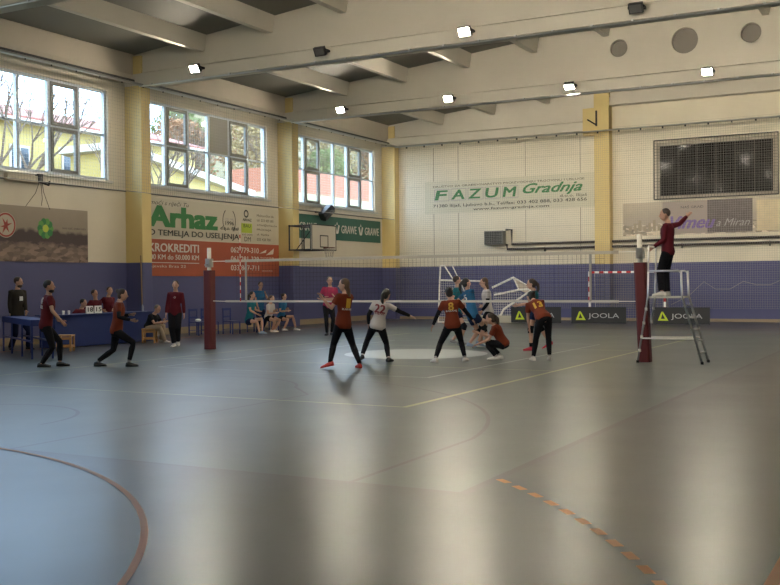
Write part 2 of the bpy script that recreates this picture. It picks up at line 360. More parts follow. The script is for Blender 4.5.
for bi,(y,ons) in enumerate(((24.88,(1,0,1,0)),(33.49,(1,1,1,1)))):
    for k,x in enumerate(LX):
        on=ons[k]
        if bi==0:
            lab=['lit floodlight at the window end of the nearer white beam','dark unlit floodlight on the nearer beam, above the left half of the net','glaring lit floodlight high on the nearer beam, over the middle of the court','dark unlit floodlight at the top edge of the view on the nearer beam'][k]
        else:
            lab=['lit floodlight nearest the windows on the farther beam','lit floodlight second from the windows on the farther beam','dim downward floodlight on the farther beam above the yellow column','glaring floodlight on the farther beam below the round openings'][k]
        floodlight(x,y,8.30,on,lab,tilt=(.95 if (bi,k)==(1,2) else .55))
for y,wh in ((33.96,'on the hidden side of the farther beam'),(25.35,'on the hidden side of the nearer beam'),(16.74,'on the beam nearest the viewer'),(8.13,'on a roof beam behind the viewer')):  # unseen floodlights added to brighten the far wall and beam faces
    for x in (LX+[-1.9,2.6] if y>33 else [-14.0,-9.5,-5.5,-1.9,2.6]):
        floodlight(x,y,8.36,1,'added fill floodlight turned to the far wall, '+wh,tilt=.25,face=1)

# ---------------------------------------------------------------- protective nets
def net_mesh(name,p0,du,dv,nu,nv,r,parent=None,m='net',sag=None,skip=None):
    b=MB(); p0=Vector(p0);du=Vector(du);dv=Vector(dv); n=du.cross(dv).normalized()
    def P(i,j):
        q=p0+du*i+dv*j
        if sag: q=q+sag(i/nu,j/nv)
        return q
    for i in range(nu+1):
        pts=[P(i,j) for j in (range(0,nv+1,max(1,nv//6)) if sag else (0,nv))]
        if sag and len(pts)and (nv%max(1,nv//6)): pts.append(P(i,nv))
        b.tube(pts,r,3,cap=False,side=n)
    for j in range(nv+1):
        pts=[P(i,j) for i in (range(0,nu+1,max(1,nu//24)) if sag else (0,nu))]
        if sag and (nu%max(1,nu//24)): pts.append(P(nu,j))
        b.tube(pts,r,3,cap=False,side=n)
    return b.obj(name,m,parent)
t=thing('protective_net','fine pale safety netting hung from a rail in front of the windows','net',(-22.3,20,0))
net_mesh('netting',(0,-14,4.62),(0,.105,0),(0,0,.105),340,32,.0032,t)
rl=MB().tube([(0,-16,8.03),(0,22.3,8.03)],.045,8); rl.obj('top_rail','steel',t)
hk=MB()
for i in range(40): hk.box(-.012,.012,-16+i*.95-.02,-16+i*.95+.02,7.95,8.03)
hk.obj('hanging_clips','dark',t)
MB().tube([(0,-14,4.62),(0,21.8,4.62)],.012,6).obj('bottom_cord','net',t)
t=thing('protective_net','tall fine safety netting in front of the far end wall','net',(-22.2,41.75,0))
net_mesh('netting',(0,0,.55),(.09,0,0),(0,0,.09),330,82,.0034,t)
MB().tube([(0,0,7.96),(30.5,0,7.96)],.035,8).obj('top_rail','steel',t)
hk=MB()
for i in range(34): hk.box(.6+i*.9-.03,.6+i*.9+.03,-.02,.02,7.86,7.96)
hk.obj('hanging_clips','dark',t)
# hem pulled up in peaks on the right
pk=[(12.6,.70),(13.3,1.05),(13.9,1.62),(14.35,1.32),(14.9,1.32),(15.4,1.62),(15.9,1.48),(16.4,1.48),(16.8,1.66),(17.4,1.32),(18.6,1.30),(20,1.2)]
MB().tube([(x,-.04,z) for x,z in pk],.009,6).obj('hem_cord','net',t)

# ---------------------------------------------------------------- banners on the walls
X_,Y_,Z_=(1,0,0),(0,1,0),(0,0,1)
def banner(name,label,loc_box,m,group=None):
    o=MB().box(*loc_box).obj(name,m); tag(o,label,'banner',group); return o
def lw_text(o,txt,y,z,h,w,m,bold=0,shear=0,name='lettering'): return text(name,txt,(XL+.045,y,z),Y_,Z_,m,w,h,o,bold,shear)
def fw_text(o,txt,x,z,h,w,m,bold=0,shear=0,name='lettering'): return text(name,txt,(x,YF-.045,z),X_,Z_,m,w,h,o,bold,shear)
inkg=mat('print_green',(.03,.19,.05),.5); inkb=mat('print_black',(.03,.03,.028),.5); inkw=mat('print_white',(.62,.58,.52),.5); inkr=mat('print_red',(.30,.04,.03),.5)
inky=mat('print_yellow_green',(.42,.52,.05),.5); inkp=mat('print_purple',(.16,.10,.30),.5); inkgr=mat('print_grey',(.33,.31,.30),.5)
def photo_banner_mat(name,z0,z1,skyc,hill,town):
    m=mat(name,skyc,.5); nt=m.node_tree; b=nt.nodes['Principled BSDF']
    g=nt.nodes.new('ShaderNodeNewGeometry'); sp=nt.nodes.new('ShaderNodeSeparateXYZ'); nt.links.new(g.outputs['Position'],sp.inputs[0])
    n=nt.nodes.new('ShaderNodeTexNoise'); n.inputs['Scale'].default_value=3.2; n.inputs['Detail'].default_value=8; nt.links.new(g.outputs['Position'],n.inputs['Vector'])
    ma=nt.nodes.new('ShaderNodeMath'); ma.operation='MULTIPLY_ADD'; ma.inputs[1].default_value=.35; nt.links.new(n.outputs['Fac'],ma.inputs[0]); nt.links.new(sp.outputs['Z'],ma.inputs[2])
    ms=nt.nodes.new('ShaderNodeMapRange'); ms.inputs['From Min'].default_value=z0; ms.inputs['From Max'].default_value=z1+.17; nt.links.new(ma.outputs[0],ms.inputs['Value'])
    r=nt.nodes.new('ShaderNodeValToRGB'); e=r.color_ramp.elements; e[0].position=0; e[0].color=(*town,1); e[1].position=1; e[1].color=(*skyc,1)
    for p,c in ((.36,[c*.8 for c in town]),(.42,hill),(.58,hill),(.64,[c*.82 for c in skyc])): q=e.new(p); q.color=(*c,1)
    nt.links.new(ms.outputs[0],r.inputs[0])
    v=nt.nodes.new('ShaderNodeTexVoronoi'); v.inputs['Scale'].default_value=5; mpn=nt.nodes.new('ShaderNodeMapping'); mpn.inputs['Scale'].default_value=(1,1,2.2); nt.links.new(g.outputs['Position'],mpn.inputs[0]); nt.links.new(mpn.outputs[0],v.inputs['Vector'])
    lt=nt.nodes.new('ShaderNodeMath'); lt.operation='LESS_THAN'; lt.inputs[1].default_value=.42; nt.links.new(ms.outputs[0],lt.inputs[0])
    mm=nt.nodes.new('ShaderNodeMapRange'); mm.inputs['To Min'].default_value=.45; mm.inputs['To Max'].default_value=1.7; mm.inputs['From Max'].default_value=.8; nt.links.new(v.outputs['Color'],mm.inputs['Value'])
    mx=nt.nodes.new('ShaderNodeMix'); mx.data_type='FLOAT'; mx.inputs[2].default_value=1; nt.links.new(lt.outputs[0],mx.inputs[0]); nt.links.new(mm.outputs[0],mx.inputs[3])
    vm=nt.nodes.new('ShaderNodeVectorMath'); vm.operation='SCALE'; nt.links.new(r.outputs[0],vm.inputs[0]); nt.links.new(mx.outputs[0],vm.inputs['Scale']); nt.links.new(vm.outputs[0],b.inputs['Base Color'])
    return m
pano=banner('banner','brown printed banner with a town panorama, one red and one green round emblem','x' and (XL+.002,XL+.03,17.0,23.21,2.38,3.97),photo_banner_mat('panorama_print',2.38,3.97,(.30,.25,.19),(.055,.035,.035),(.17,.12,.095)))
def disc(name,y,z,r,m,parent,x=XL+.036,n=24,r0=0):
    b=MB()
    if r0==0: b.poly([(x,y+r*math.cos(2*math.pi*j/n),z+r*math.sin(2*math.pi*j/n)) for j in range(n)])
    else:
        for j in range(n):
            a0,a1=2*math.pi*j/n,2*math.pi*(j+1)/n
            b.quad((x,y+r0*math.cos(a0),z+r0*math.sin(a0)),(x,y+r*math.cos(a0),z+r*math.sin(a0)),(x,y+r*math.cos(a1),z+r*math.sin(a1)),(x,y+r0*math.cos(a1),z+r0*math.sin(a1)))
    return b.obj(name,m,parent)
disc('emblem_ground',20.08,3.40,.36,mat('emblem_pale',(.42,.36,.28),.5),pano); disc('emblem_ring',20.08,3.40,.34,inkr,pano,x=XL+.040,r0=.29)
fl=MB()
for a,l in ((20,.24),(75,.2),(120,.25),(190,.2),(240,.26),(300,.22)):
    c,s_=math.cos(math.radians(a)),math.sin(math.radians(a)); fl.poly([(XL+.043,20.08-s_*.05,3.38+c*.05),(XL+.043,20.08+c*l,3.38+s_*l),(XL+.043,20.08+s_*.07,3.38-c*.03)])
fl.obj('emblem_flame',inkr,pano)
for k in range(10):
    a=2*math.pi*k/10; disc('emblem_petal',21.52+.21*math.cos(a),3.36+.21*math.sin(a),.10,inkg if k%2 else mat('leaf_green',(.10,.30,.06),.5),pano,x=XL+.038+.0006*k,n=12)
disc('emblem_centre',21.52,3.36,.11,inky,pano,x=XL+.048)
lw_text(pano,'GRAD ILIJAŠ - DOBRO DOŠLI',22.15,3.36,.07,.95,inkb)

arz=banner('banner','cream building-supply banner with a big green brand word and black slogan','x' and (XL+.002,XL+.025,25.36,33.5,3.22,4.60),mat('cream_vinyl',(.55,.50,.39),.5))
lw_text(arz,'Arhaz',25.97,3.66,.66,3.55,inkg,bold=.05)
lw_text(arz,'OD TEMELJA DO USELJENJA',25.6,3.29,.25,5.25,inkb,bold=.015)
lw_text(arz,'moći s riječi Tu',26.0,4.33,.20,2.0,inkb,shear=.35)
lw_text(arz,'d.o.o. Ilijaš',29.75,3.65,.15,1.1,inkb,bold=.02,shear=.2)
lw_text(arz,'OD 1996',30.05,4.02,.10,.5,inkgr); lw_text(arz,'1996',30.05,3.86,.14,.5,inkb,bold=.01)
for s in (-1,1): 
    b=MB(); 
    for i in range(10):
        a0=math.radians(-55+11*i); a1=math.radians(-55+11*(i+1))
        b.quad(*[(XL+.037,30.3+s*(rr*math.cos(a)*.6-.0),4.02+rr*.72*math.sin(a)) for rr,a in ((.66,a0),(.60,a0),(.60,a1),(.66,a1))])
    b.obj('wreath',inkb,arz)
disc('roundel',31.35,4.34,.15,inkb,arz,r0=.09); lw_text(arz,'ARHAZ',31.1,4.06,.10,.55,inkb,bold=.02)
b=MB().box(XL+.026,XL+.034,31.05,31.72,3.62,3.98); b.obj('print_patch',inky,arz); lw_text(arz,'BAU',31.15,3.82,.13,.45,inkb); lw_text(arz,'VAŠ DOM',31.05,3.52,.08,.65,inkb); lw_text(arz,'DM',31.2,3.3,.17,.4,inkb)
for i,tx in enumerate(('Moštanička bb.','tel. 033 400 681','arhaz@arhaz.ba','PRODAJA','ul. Ilijaška','033 428 700')):
    lw_text(arz,tx,32.0,4.27-i*.185,.10,(1.15,1.1,1.35,.95,.8,.9)[i],inkb)

org=banner('banner','orange-red loan advertising banner with white phone numbers','x' and (XL+.002,XL+.025,25.36,33.5,1.98,3.22),mat('orange_vinyl',(.34,.075,.035),.5,noise=.08,nscale=1))
lw_text(org,'MIKROKREDITI',25.45,2.80,.28,3.05,inkw,bold=.02); lw_text(org,'do 200 KM do 50.000 KM',25.45,2.54,.17,3.05,inkw,bold=.01)
MB().box(XL+.026,XL+.034,25.6,28.55,2.42,2.445).obj('print_line',inkw,org); lw_text(org,'Sarajevska Brza 22',25.6,2.24,.12,2.2,inkw)
for i,tx in enumerate(('062 779-310','061 281-338','033 867-711')): lw_text(org,tx,30.35,2.86-i*.33,.20,1.75,inkw,bold=.01)
b=MB()
for a,c,d,e in ((32.15,2.85,32.6,3.02),(32.6,2.8,33.1,3.08)): b.poly([(XL+.037,a,c),(XL+.037,d,c+.05),(XL+.037,d+.05,e)])
b.obj('swoosh',inkw,org); lw_text(org,'sunrise',32.2,2.68,.06,.9,inkw); lw_text(org,'www.sunrise.ba',32.3,2.17,.06,.7,inkw)

grn=banner('banner','dark green insurance banner with white lettering under the last window','x' and (XL+.002,XL+.025,34.0,41.86,3.56,4.56),mat('green_vinyl',(.022,.105,.075),.5))
for y0 in (34.4,37.72,39.78):
    lw_text(grn,'GRAWE',y0+.55,3.88,.34,1.3,inkw,bold=.01)
    b=MB(); yc=y0+.22
    for s in (-1,1): b.poly([(XL+.037,yc+s*.22,4.2),(XL+.037,yc+s*.10,4.24),(XL+.037,yc,3.92),(XL+.037,yc,3.84),(XL+.037,yc+s*.10,3.86)])
    b.poly([(XL+.037,yc-.06,4.24),(XL+.037,yc+.06,4.24),(XL+.037,yc,4.36)]); b.obj('crown_emblem',inkw,grn)

fz=banner('banner','cream banner with bold green capitals and web address on the far wall','x' and (-21.04,-13.0,YF-.03,YF-.002,4.86,6.34),mat('cream_vinyl_far',(.60,.56,.42),.5))
fw_text(fz,'DRUŠTVO ZA GRAĐEVINARSTVO PROIZVODNJU TRGOVINU I USLUGE',-20.6,6.02,.14,7.2,inkb)
outl=MB()
for i in range(5): 
    x0=-20.55+i*.84
    for q in ((x0,x0+.76,5.42,5.44),(x0,x0+.76,5.95,5.97),(x0,x0+.02,5.44,5.95),(x0+.74,x0+.76,5.44,5.95)): outl.box(q[0],q[1],YF-.038,YF-.031,q[2],q[3])
outl.obj('letter_boxes',inkgr,fz)
for i,ch in enumerate('FAZUM'): fw_text(fz,ch,-20.5+i*.84,5.48,.42,.62,inkg,bold=.022,shear=.12)
fw_text(fz,'Gradnja',-16.2,5.45,.55,2.7,inkg,bold=.02,shear=.45); fw_text(fz,'d.o.o. Ilijaš',-14.5,5.30,.16,1.2,inkb)
fw_text(fz,'71380 Ilijaš, Ljubovo b.b., Tel/fax: 033 402 888, 033 428 656',-20.6,5.10,.17,7.3,inkb,bold=.01); fw_text(fz,'www.fazum-gradnja.com',-18.6,4.91,.14,3.6,inkb,bold=.01)

vb=banner('banner','beige and brown panorama banner with purple script beneath the black grating','x' and (-11.75,-3.0,YF-.03,YF-.002,3.56,4.93),photo_banner_mat('beige_print',3.56,4.93,(.50,.43,.33),(.40,.34,.27),(.46,.39,.30)))
MB().box(-10.1,-8.3,YF-.036,YF-.03,3.60,4.90).obj('grey_photo_panel',mat('print_taupe',(.33,.27,.23),.5),vb)
MB().box(-8.3,-6.55,YF-.038,YF-.03,3.60,4.92).obj('dark_photo_panel',mat('print_umber',(.12,.095,.09),.5,noise=.3,nscale=4),vb)
MB().box(-6.4,-3.2,YF-.036,YF-.03,3.62,4.85).obj('pale_photo_panel',mat('print_sand',(.60,.50,.32),.5,noise=.2,nscale=3),vb)
fw_text(vb,'Vimeu',-9.75,3.80,.50,1.75,inkp,bold=.03,shear=.4); fw_text(vb,'a Miran',-7.95,3.85,.30,1.3,inkgr,shear=.4); fw_text(vb,'NAŠ GRAD',-9.35,4.62,.12,.9,inkb); 
b=MB()
for i in range(7): x0=-11.5+i*.2; b.box(x0,x0+.12,YF-.037,YF-.03,3.75,3.95+.25*((i*7)%3)/2)
b.obj('skyline_print',mat('print_ochre',(.34,.28,.20),.5),vb)

def barrier(x0,x1,y,label,rz=0):
    t=thing('advertising_board',label,'advertising board',((x0+x1)/2,y,0),rz,'black advertising boards along the far wall'); w=(x1-x0)/2
    MB().box(-w,w,-.012,.012,.03,.67).obj('panel',mat('black_vinyl',(.018,.019,.02),.4),t)
    leg=MB()
    for s in (-1,1): leg.tube([(s*(w-.15),.02,.62),(s*(w-.15),.38,.0)],.012,6); 
    leg.obj('support','steel',t)
    yg=mat('logo_lime',(.50,.62,.03),.5); gy=mat('logo_grey',(.42,.42,.42),.5)
    b=MB(); o=-w+.18
    b.poly([(o,-.016,.16),(o+.10,-.016,.16),(o+.20,-.016,.50),(o+.14,-.016,.50)]).poly([(o+.14,-.016,.50),(o+.20,-.016,.50),(o+.40,-.016,.16),(o+.31,-.016,.16)]).poly([(o+.06,-.016,.16),(o+.33,-.016,.16),(o+.30,-.016,.23),(o+.09,-.016,.23)]); b.obj('logo',yg,t)
    text('lettering','JOOLA',(o+.50,-.012,.19),X_,Z_,gy,2*w-.95,.24,t,bold=.0,off=.006)
    return t
barrier(-15.36,-13.25,38.8,'black JOOLA advertising board, leftmost, partly behind the bending player')
barrier(-12.82,-10.64,38.8,'black JOOLA advertising board in the middle, in front of the handball goal')
barrier(-9.61,-7.51,38.8,'black JOOLA advertising board behind the umpire stand')

# far wall: observation window behind a grating, pipes, air unit
t=thing('grated_wall_opening','wide dark window on the far wall behind a metal ball guard','window',(-7.97,YF,5.02))
MB().box(-2.22,2.22,-.06,-.02,.12,2.22).obj('dark_pane',mat('dark_glass',(.022,.02,.02),.08,spec=.04),t)
f=MB()
for q in ((-2.35,2.35,2.2,2.32),(-2.35,2.35,.02,.14),(-2.35,-2.2,.14,2.2),(2.2,2.35,.14,2.2)): f.box(q[0],q[1],-.10,0,q[2],q[3])
f.obj('window_frame',mat('taupe_frame',(.40,.35,.28),.5),t)
f=MB(); f.tube([(-2.42,-.25,0),(2.42,-.25,0),(2.42,-.25,2.42),(-2.42,-.25,2.42),(-2.42,-.25,0)],.028,6); f.obj('guard_frame','darkrail',t)
net_mesh('guard_mesh',(-2.4,-.25,.02),(.12,0,0),(0,0,.12),40,20,.008,t,m='darkrail')
mu=MB()
for i in range(1,6): mu.box(-2.2+i*.74-.02,-2.2+i*.74+.02,-.075,-.06,.12,2.22)
mu.obj('mullion',mat('mullion_brown',(.06,.05,.04),.5),t)
pm=mat('dark_brown_pipe',(.045,.035,.03),.45)
b=MB()
for dz,xs in ((0,.0),(-.22,-.22)):
    z=3.36+dz
    b.tube([(-17.0,YF-.12,4.0+dz*3),(-16.72+xs,YF-.12,4.0+dz*3),(-16.72+xs,YF-.12,z),(6.5,YF-.12,z+.0)],.05,8)
for x in (-15.2,-12.95,-9.3,-5.9,-2.5): b.box(x-.02,x+.02,YF-.14,YF,3.0,3.2)
tag(b.obj('wall_pipes',pm),'pair of dark heating pipes running low along the far wall','pipe')
t=thing('air_heater','grey louvred fan heater unit on the far wall by the pipe bend','heater',(-17.45,YF,3.30))
MB().box(-.48,.42,-.40,-.02,.05,.66).obj('casing',mat('heater_grey',(.16,.16,.145),.5),t,bevel=.02)
lv=MB()
for i in range(8): lv.box(-.43,.37,-.425,-.40,.09+i*.068,.115+i*.068)
for i in range(7): lv.box(-.43+i*.125,-.415+i*.125,-.43,-.40,.08,.63)
lv.obj('louvres','dark',t)
b=MB()
for x in (-20.6,-19.35,-16.1,-13.6): b.box(x-.012,x+.012,YF-.012,YF,2.42,7.9)
struct(b.obj('trim_2',mat('dark_joint',(.30,.27,.2),.6)))  # darker strips mark the vertical panel joints

# left wall: speaker, cable box, broom
t=thing('loudspeaker','black loudspeaker tilted on a wall bracket under the last window','speaker',(XL+.035,36.55,4.62))
s=MB().ring([[( .35+x*sc_ ,y*sc_,z) for x,y in ((-.17,-.17),(.10,-.20),(.2,0),(.10,.20),(-.17,.17))] for z,sc_ in ((-.36,.85),(-.33,1),(.33,1),(.36,.85))])
o=s.obj('cabinet','dark',t); o.matrix_local=Matrix.Translation((.30,.1,.05))@Matrix.Rotation(math.radians(-52),4,'X')@Matrix.Rotation(math.radians(10),4,'Y')@Matrix.Translation((-.35,0,0))
MB().tube([(0.04,-.45,.06),(.18,-.42,.06),(.3,-.05,.05)],.03,8).obj('bracket','dark',t)
t=thing('junction_box','cream cable box with a small black bracket below the left window','box',(XL+.004,20.6,4.72))
MB().box(0,.16,-.55,.55,-.06,.14).obj('casing',mat('box_cream',(.48,.42,.30),.5),t,bevel=.01)
MB().box(.02,.2,.56,.70,-.03,.2).obj('clamp','dark',t); MB().tube([(.1,.66,-.02),(.16,.95,-.1),(.16,.98,.02)],.03,6).obj('hook','dark',t)
c=MB(); c.tube([(.05,.7,0),(.05,.55,-.35),(.03,.2,-.75)],.008,5).tube([(.05,.8,0),(.05,.85,-.3),(.03,1.1,-.8)],.008,5).tube([(.05,.75,0),(.05,.8,-.5),(.03,.78,-.7)],.008,5); c.obj('cable','dark',t)
tag(MB().tube([(-22.33,24.74,2.62),(-22.1,24.55,.02)],.022,8).obj('wooden_pole',mat('pale_wood',(.22,.15,.08),.6)),'long wooden pole leaning upright against the yellow column','pole')

# practice basketball hoop on the column
t=thing('basketball_hoop','white wall-mounted basketball backboard on a black steel frame','basketball hoop',(-22.4,33.73,0))
MB().box(1.27,1.30,-.9,.9,2.97,3.97).obj('backboard',mat('board_white',(.50,.46,.38),.45),t)
b=MB(); x=1.305
for q in ((-.9,.9,2.97,3.01),(-.9,.9,3.93,3.97),(-.9,-.86,3.01,3.93),(.86,.9,3.01,3.93),(-.3,.3,3.08,3.12),(-.3,.3,3.52,3.56),(-.3,-.26,3.12,3.52),(.26,.3,3.12,3.52)): b.box(1.298,1.308,q[0],q[1],q[2],q[3])
b.obj('board_marking','dark',t)
b=MB()
for y in (-.52,.52):
    b.tube([(0,y,3.94),(1.27,y,3.94)],.03,6).tube([(0,y,3.0),(1.27,y,3.0)],.03,6).tube([(.35,y,3.0),(1.2,y,3.94)],.018,6).tube([(0.03,y,2.98),(0.03,y,3.98)],.03,6).tube([(.62,y,2.98),(.62,y,3.96)],.02,6)
b.tube([(1.25,-.88,3.0),(1.25,-.88,3.95)],.03,6).tube([(0.03,-.52,3.94),(0.03,.52,3.94)],.025,6).tube([(0.03,-.52,3.0),(0.03,.52,3.0)],.025,6)
b.obj('support_frame','dark',t)
n=20; b=MB().tube([(1.53+.225*math.cos(2*math.pi*i/n),.225*math.sin(2*math.pi*i/n),3.07) for i in range(n+1)],.012,6).box(1.29,1.36,-.06,.06,3.04,3.10); b.obj('rim',mat('rim_dark',(.10,.02,.012),.4),t)
b=MB()
for i in range(12):
    a=2*math.pi*i/12; b.tube([(1.53+.22*math.cos(a),.22*math.sin(a),3.06),(1.53+.13*math.cos(a+.5),.13*math.sin(a+.5),2.66)],.004,4); b.tube([(1.53+.22*math.cos(a),.22*math.sin(a),3.06),(1.53+.13*math.cos(a-.5),.13*math.sin(a-.5),2.66)],.004,4)
b.obj('net','net',t)

# ---------------------------------------------------------------- volleyball net, posts, antenna
NY=21.0; PL=(-16.64,NY); PR=(-5.34,NY-.1)
def post(loc,label,lean):
    t=thing('net_post',label,'post',(*loc,0),0,None)
    MB().tube([(0,0,0),(lean*1.25,0,2.62)],.052,14).obj('pole',mat('ivory_pole',(.60,.57,.48),.35),t,smooth=True)
    MB().ring([[(lean*z/2.1+x,y,z) for x,y in ((-.12,-.09),(-.08,-.125),(.08,-.125),(.12,-.09),(.12,.09),(.08,.125),(-.08,.125),(-.12,.09))] for z in (.0,.02,2.0,2.04)]).obj('padding','red',t)
    b=MB().box(lean-.07+.0,lean+.07,-.08,.08,2.12,2.34).box(lean-.03,lean+.03,-.16,-.08,2.16,2.2); b.obj('winch','steel',t)
    return t
post(PL,'volleyball post with dark red padding at the left end of the net',0.0)
p=post(PR,'volleyball post with dark red padding beside the umpire stand',-.09)
t=thing('volleyball_net','black volleyball net with white bands stretched between the padded posts','net',((PL[0]+PR[0])/2,NY,0))
hw=4.78
net_mesh('net_mesh',(-hw,0,1.24),(.1006,0,0),(0,0,.1),95,10,.0026,t,m='vnet')
MB().box(-hw-.35,hw+.30,-.012,.012,2.235,2.30).obj('top_band',mat('top_tape',(.42,.38,.31),.6),t); MB().box(-hw-.35,hw+.3,-.01,.01,1.215,1.265).obj('bottom_band',mat('bottom_tape',(.5,.49,.45),.6),t)
for s in (-1,1): MB().box(s*(hw-.3)-.03,s*(hw-.3)+.02,-.013,.013,1.24,2.24).obj('side_band',mat('side_tape',(.3,.29,.27),.6),t)
MB().tube([(-5.55,0,2.27),(-hw-.3,0,2.27)],.01,5).tube([(-5.55,0,1.25),(-hw-.3,0,1.24)],.01,5).tube([(5.5,0,2.27),(hw+.2,0,2.27)],.01,5).tube([(5.5,0,1.24),(hw+.2,0,1.24)],.01,5).obj('tension_cord','tape',t)
a=thing('net_antenna','thin red and white striped antenna at the left end of the net','antenna',(-15.63,NY-.03,0))
b=MB().tube([(0,0,1.22),(0,0,3.02)],.012,8); b.obj('rod',mat('antenna_white',(.7,.68,.62),.4),a)
for i in range(9): MB().tube([(0,0,1.24+i*.2),(0,0,1.33+i*.2)],.0135,8).obj('red_stripe','redp',a)

# ---------------------------------------------------------------- umpire stand
t=thing('umpire_stand','silver metal ladder stand carrying the umpire beside the padded post','umpire stand',(-4.93,20.93,0))
b=MB(); W=.30
for y in (-W,W):
    b.tube([(-.50,y,0.02),(-.28,y,1.35),(-.27,y,1.86)],.02,8); b.tube([(.78,y,.02),(.40,y,1.35),(.38,y,1.86)],.022,8)
    b.tube([(-.28,y,1.86),(.33,y,1.86),(.38,y,1.82)],.018,8)
b.tube([(-.27,-W,1.86),(-.27,W,1.86)],.018,8)
b.obj('frame','alu',t,smooth=True)
b=MB().tube([(-.27,-W,1.86),(-.26,-W,2.36)],.018,8).tube([(-.27,W,1.86),(-.26,W,2.36)],.018,8).tube([(-.26,-W,2.36),(-.26,W,2.36)],.018,8); b.obj('hand_rail','chrome',t,smooth=True)
MB().box(-.30,.40,-W,W,1.31,1.345).obj('platform',mat('platform_grey',(.45,.44,.40),.5),t)
b=MB().tube([(-.415,-W,.5),(.665,-W,.5)],.016,8).tube([(-.415,W,.5),(.665,W,.5)],.016,8); b.obj('lower_brace','chrome',t,smooth=True)
for i in range(5):
    z=.22+i*.235; x=.78-(.38)*z/1.35
    MB().box(x-.035,x+.035,-W,W,z-.012,z+.012).obj('rung','alu',t)
for i in range(4):
    for y in (-W,W): MB().tube([(-.50+.22*(.25+i*.28)/1.33,y,.25+i*.28-.03),(-.50+.22*(.25+i*.28)/1.33,y,.25+i*.28+.03)],.028,8).obj('clamp','chrome',t)
for x,y in ((-.50,-W),(-.50,W),(.78,-W),(.78,W)): MB().tube([(x,y,0),(x,y,.05)],.03,8).obj('rubber_foot','dark',t)

# ---------------------------------------------------------------- goals at the far end
t=thing('handball_goal','handball goal with red and white posts by the far wall','goal',(-11.22,41.0,0))
gw=1.5
for nm_,p0,p1,nn in (('goal_post',(-gw-.04,0,0),(-gw-.04,0,2.08),5),('goal_post',(gw+.04,0,0),(gw+.04,0,2.08),5),('crossbar',(-gw,0,2.04),(gw,0,2.04),8)):
    p0=Vector(p0);p1=Vector(p1)
    o=MB(); d=(p1-p0)
    def bar(a,c_): 
        lo=p0+d*a; hi=p0+d*c_; h=.04
        x0,x1=(min(lo.x,hi.x),max(lo.x,hi.x)) if abs(d.x)>.1 else (lo.x-h,lo.x+h); z0,z1=(lo.z,hi.z) if abs(d.z)>.1 else (lo.z-h,lo.z+h)
        return (x0,x1,-h,h,z0,z1)
    ow=MB().box(*bar(0,1)).obj(nm_,'white',t)
    for i in range(nn):
        q=bar(i/nn,(i+.5)/nn); e=.002
        MB().box(q[0]-(e if abs(d.x)<.1 else 0),q[1]+(e if abs(d.x)<.1 else 0),q[2]-e,q[3]+e,q[4]-(e if abs(d.z)<.1 else 0),q[5]+(e if abs(d.z)<.1 else 0)).obj('red_stripe','redp',ow)
b=MB()
for s in (-1,1): b.tube([(s*gw,0.03,2.04),(s*gw,.6,2.0),(s*gw,.68,.02),(s*gw,.03,.02)],.015,6)
b.obj('back_frame','steel',t)
net_mesh('goal_net',(-1.5,.62,.05),(.1,0,0),(0,0,.1),30,19,.005,t)
t=thing('small_goal','white-framed goal with drooping net standing by the far left corner','goal',(-18.55,38.6,0))
b=MB(); b.tube([(.0,0,0),(.12,0,2.38)],.035,8).tube([(.12,0,2.38),(.25,.1,2.40),(.95,.15,1.35)],.03,8).tube([(.42,.5,2.42),(1.05,.5,1.2)],.025,8).tube([(.06,0,1.78),(1.9,.1,1.72)],.035,8).tube([(0,0,.03),(1.7,.1,.03)],.03,8)
b.obj('frame','chrome',t)
net_mesh('goal_net',(.02,.02,.05),(.085,0,0),(.004,0,.1),16,17,.005,t,m='chrome')
t=thing('folded_goal','folded white goal frame leaning askew at the foot of the far wall','goal',(-16.2,39.2,0))
b=MB(); b.tube([(-.15,0,1.45),(.75,.1,1.86),(1.62,.1,1.40),(.35,0,.55)],.045,8).tube([(-.1,.1,1.15),(.95,.2,1.35),(1.6,.15,1.40)],.04,8).tube([(.75,.1,1.86),(.95,.2,1.35)],.03,8).tube([(.35,0,.55),(0.05,.1,.1)],.045,8).tube([(-.6,0,.12),(1.0,.1,.12)],.06,8); b.obj('frame','chrome',t)
b=MB(); b.poly([(.8,.12,1.8),(1.5,.13,1.42),(1.25,.2,1.22),(.9,.22,1.36)]).poly([(.8,.15,1.8),(.9,.25,1.36),(1.25,.23,1.22),(1.5,.16,1.42)]); b.obj('corner_plate',mat('pale_plate',(.6,.52,.42),.5),t)
net_mesh('goal_net',(-.1,.05,.15),(.1,0,0),(.0,0,.1),12,11,.006,t,m='chrome')
MB().box(-.7,.95,-.1,.1,0,.3).obj('base_weight',mat('pale_pad',(.45,.42,.33),.6),t,bevel=.02)

# ---------------------------------------------------------------- scorer's table, frame, stools, chairs
t=thing('scorers_table','long table draped in royal blue at the window wall','table',(-20.95,21.45,0))
MB().ring([[(x,y,z) for x,y in ((-.28,-1.9),(.30,-1.9),(.30,1.93),(-.28,1.93))] for z in (.02,.86,.87)]).obj('cloth','bluecloth',t,bevel=.02)
MB().box(-.36,.36,-1.98,2.0,.87,.90).obj('table_top','bluecloth',t,bevel=.01)
t=thing('blue_metal_table','blue metal table frame with thin legs left of the draped table','table',(-19.65,17.7,0),-.545)
L_=1.85
MB().box(-L_,L_,-.26,.26,.76,.90).obj('top_panel','bluecloth',t)
for y in (-.23,.23):
    for x in (-L_+.05,-.65,.65,L_-.05): MB().box(x-.02,x+.02,y-.02,y+.02,0,.76).obj('leg','bluemetal',t)
b=MB().box(-L_,L_,-.24,-.21,.38,.42).box(-L_,L_,.21,.24,.38,.42); b.obj('stretcher','bluemetal',t)
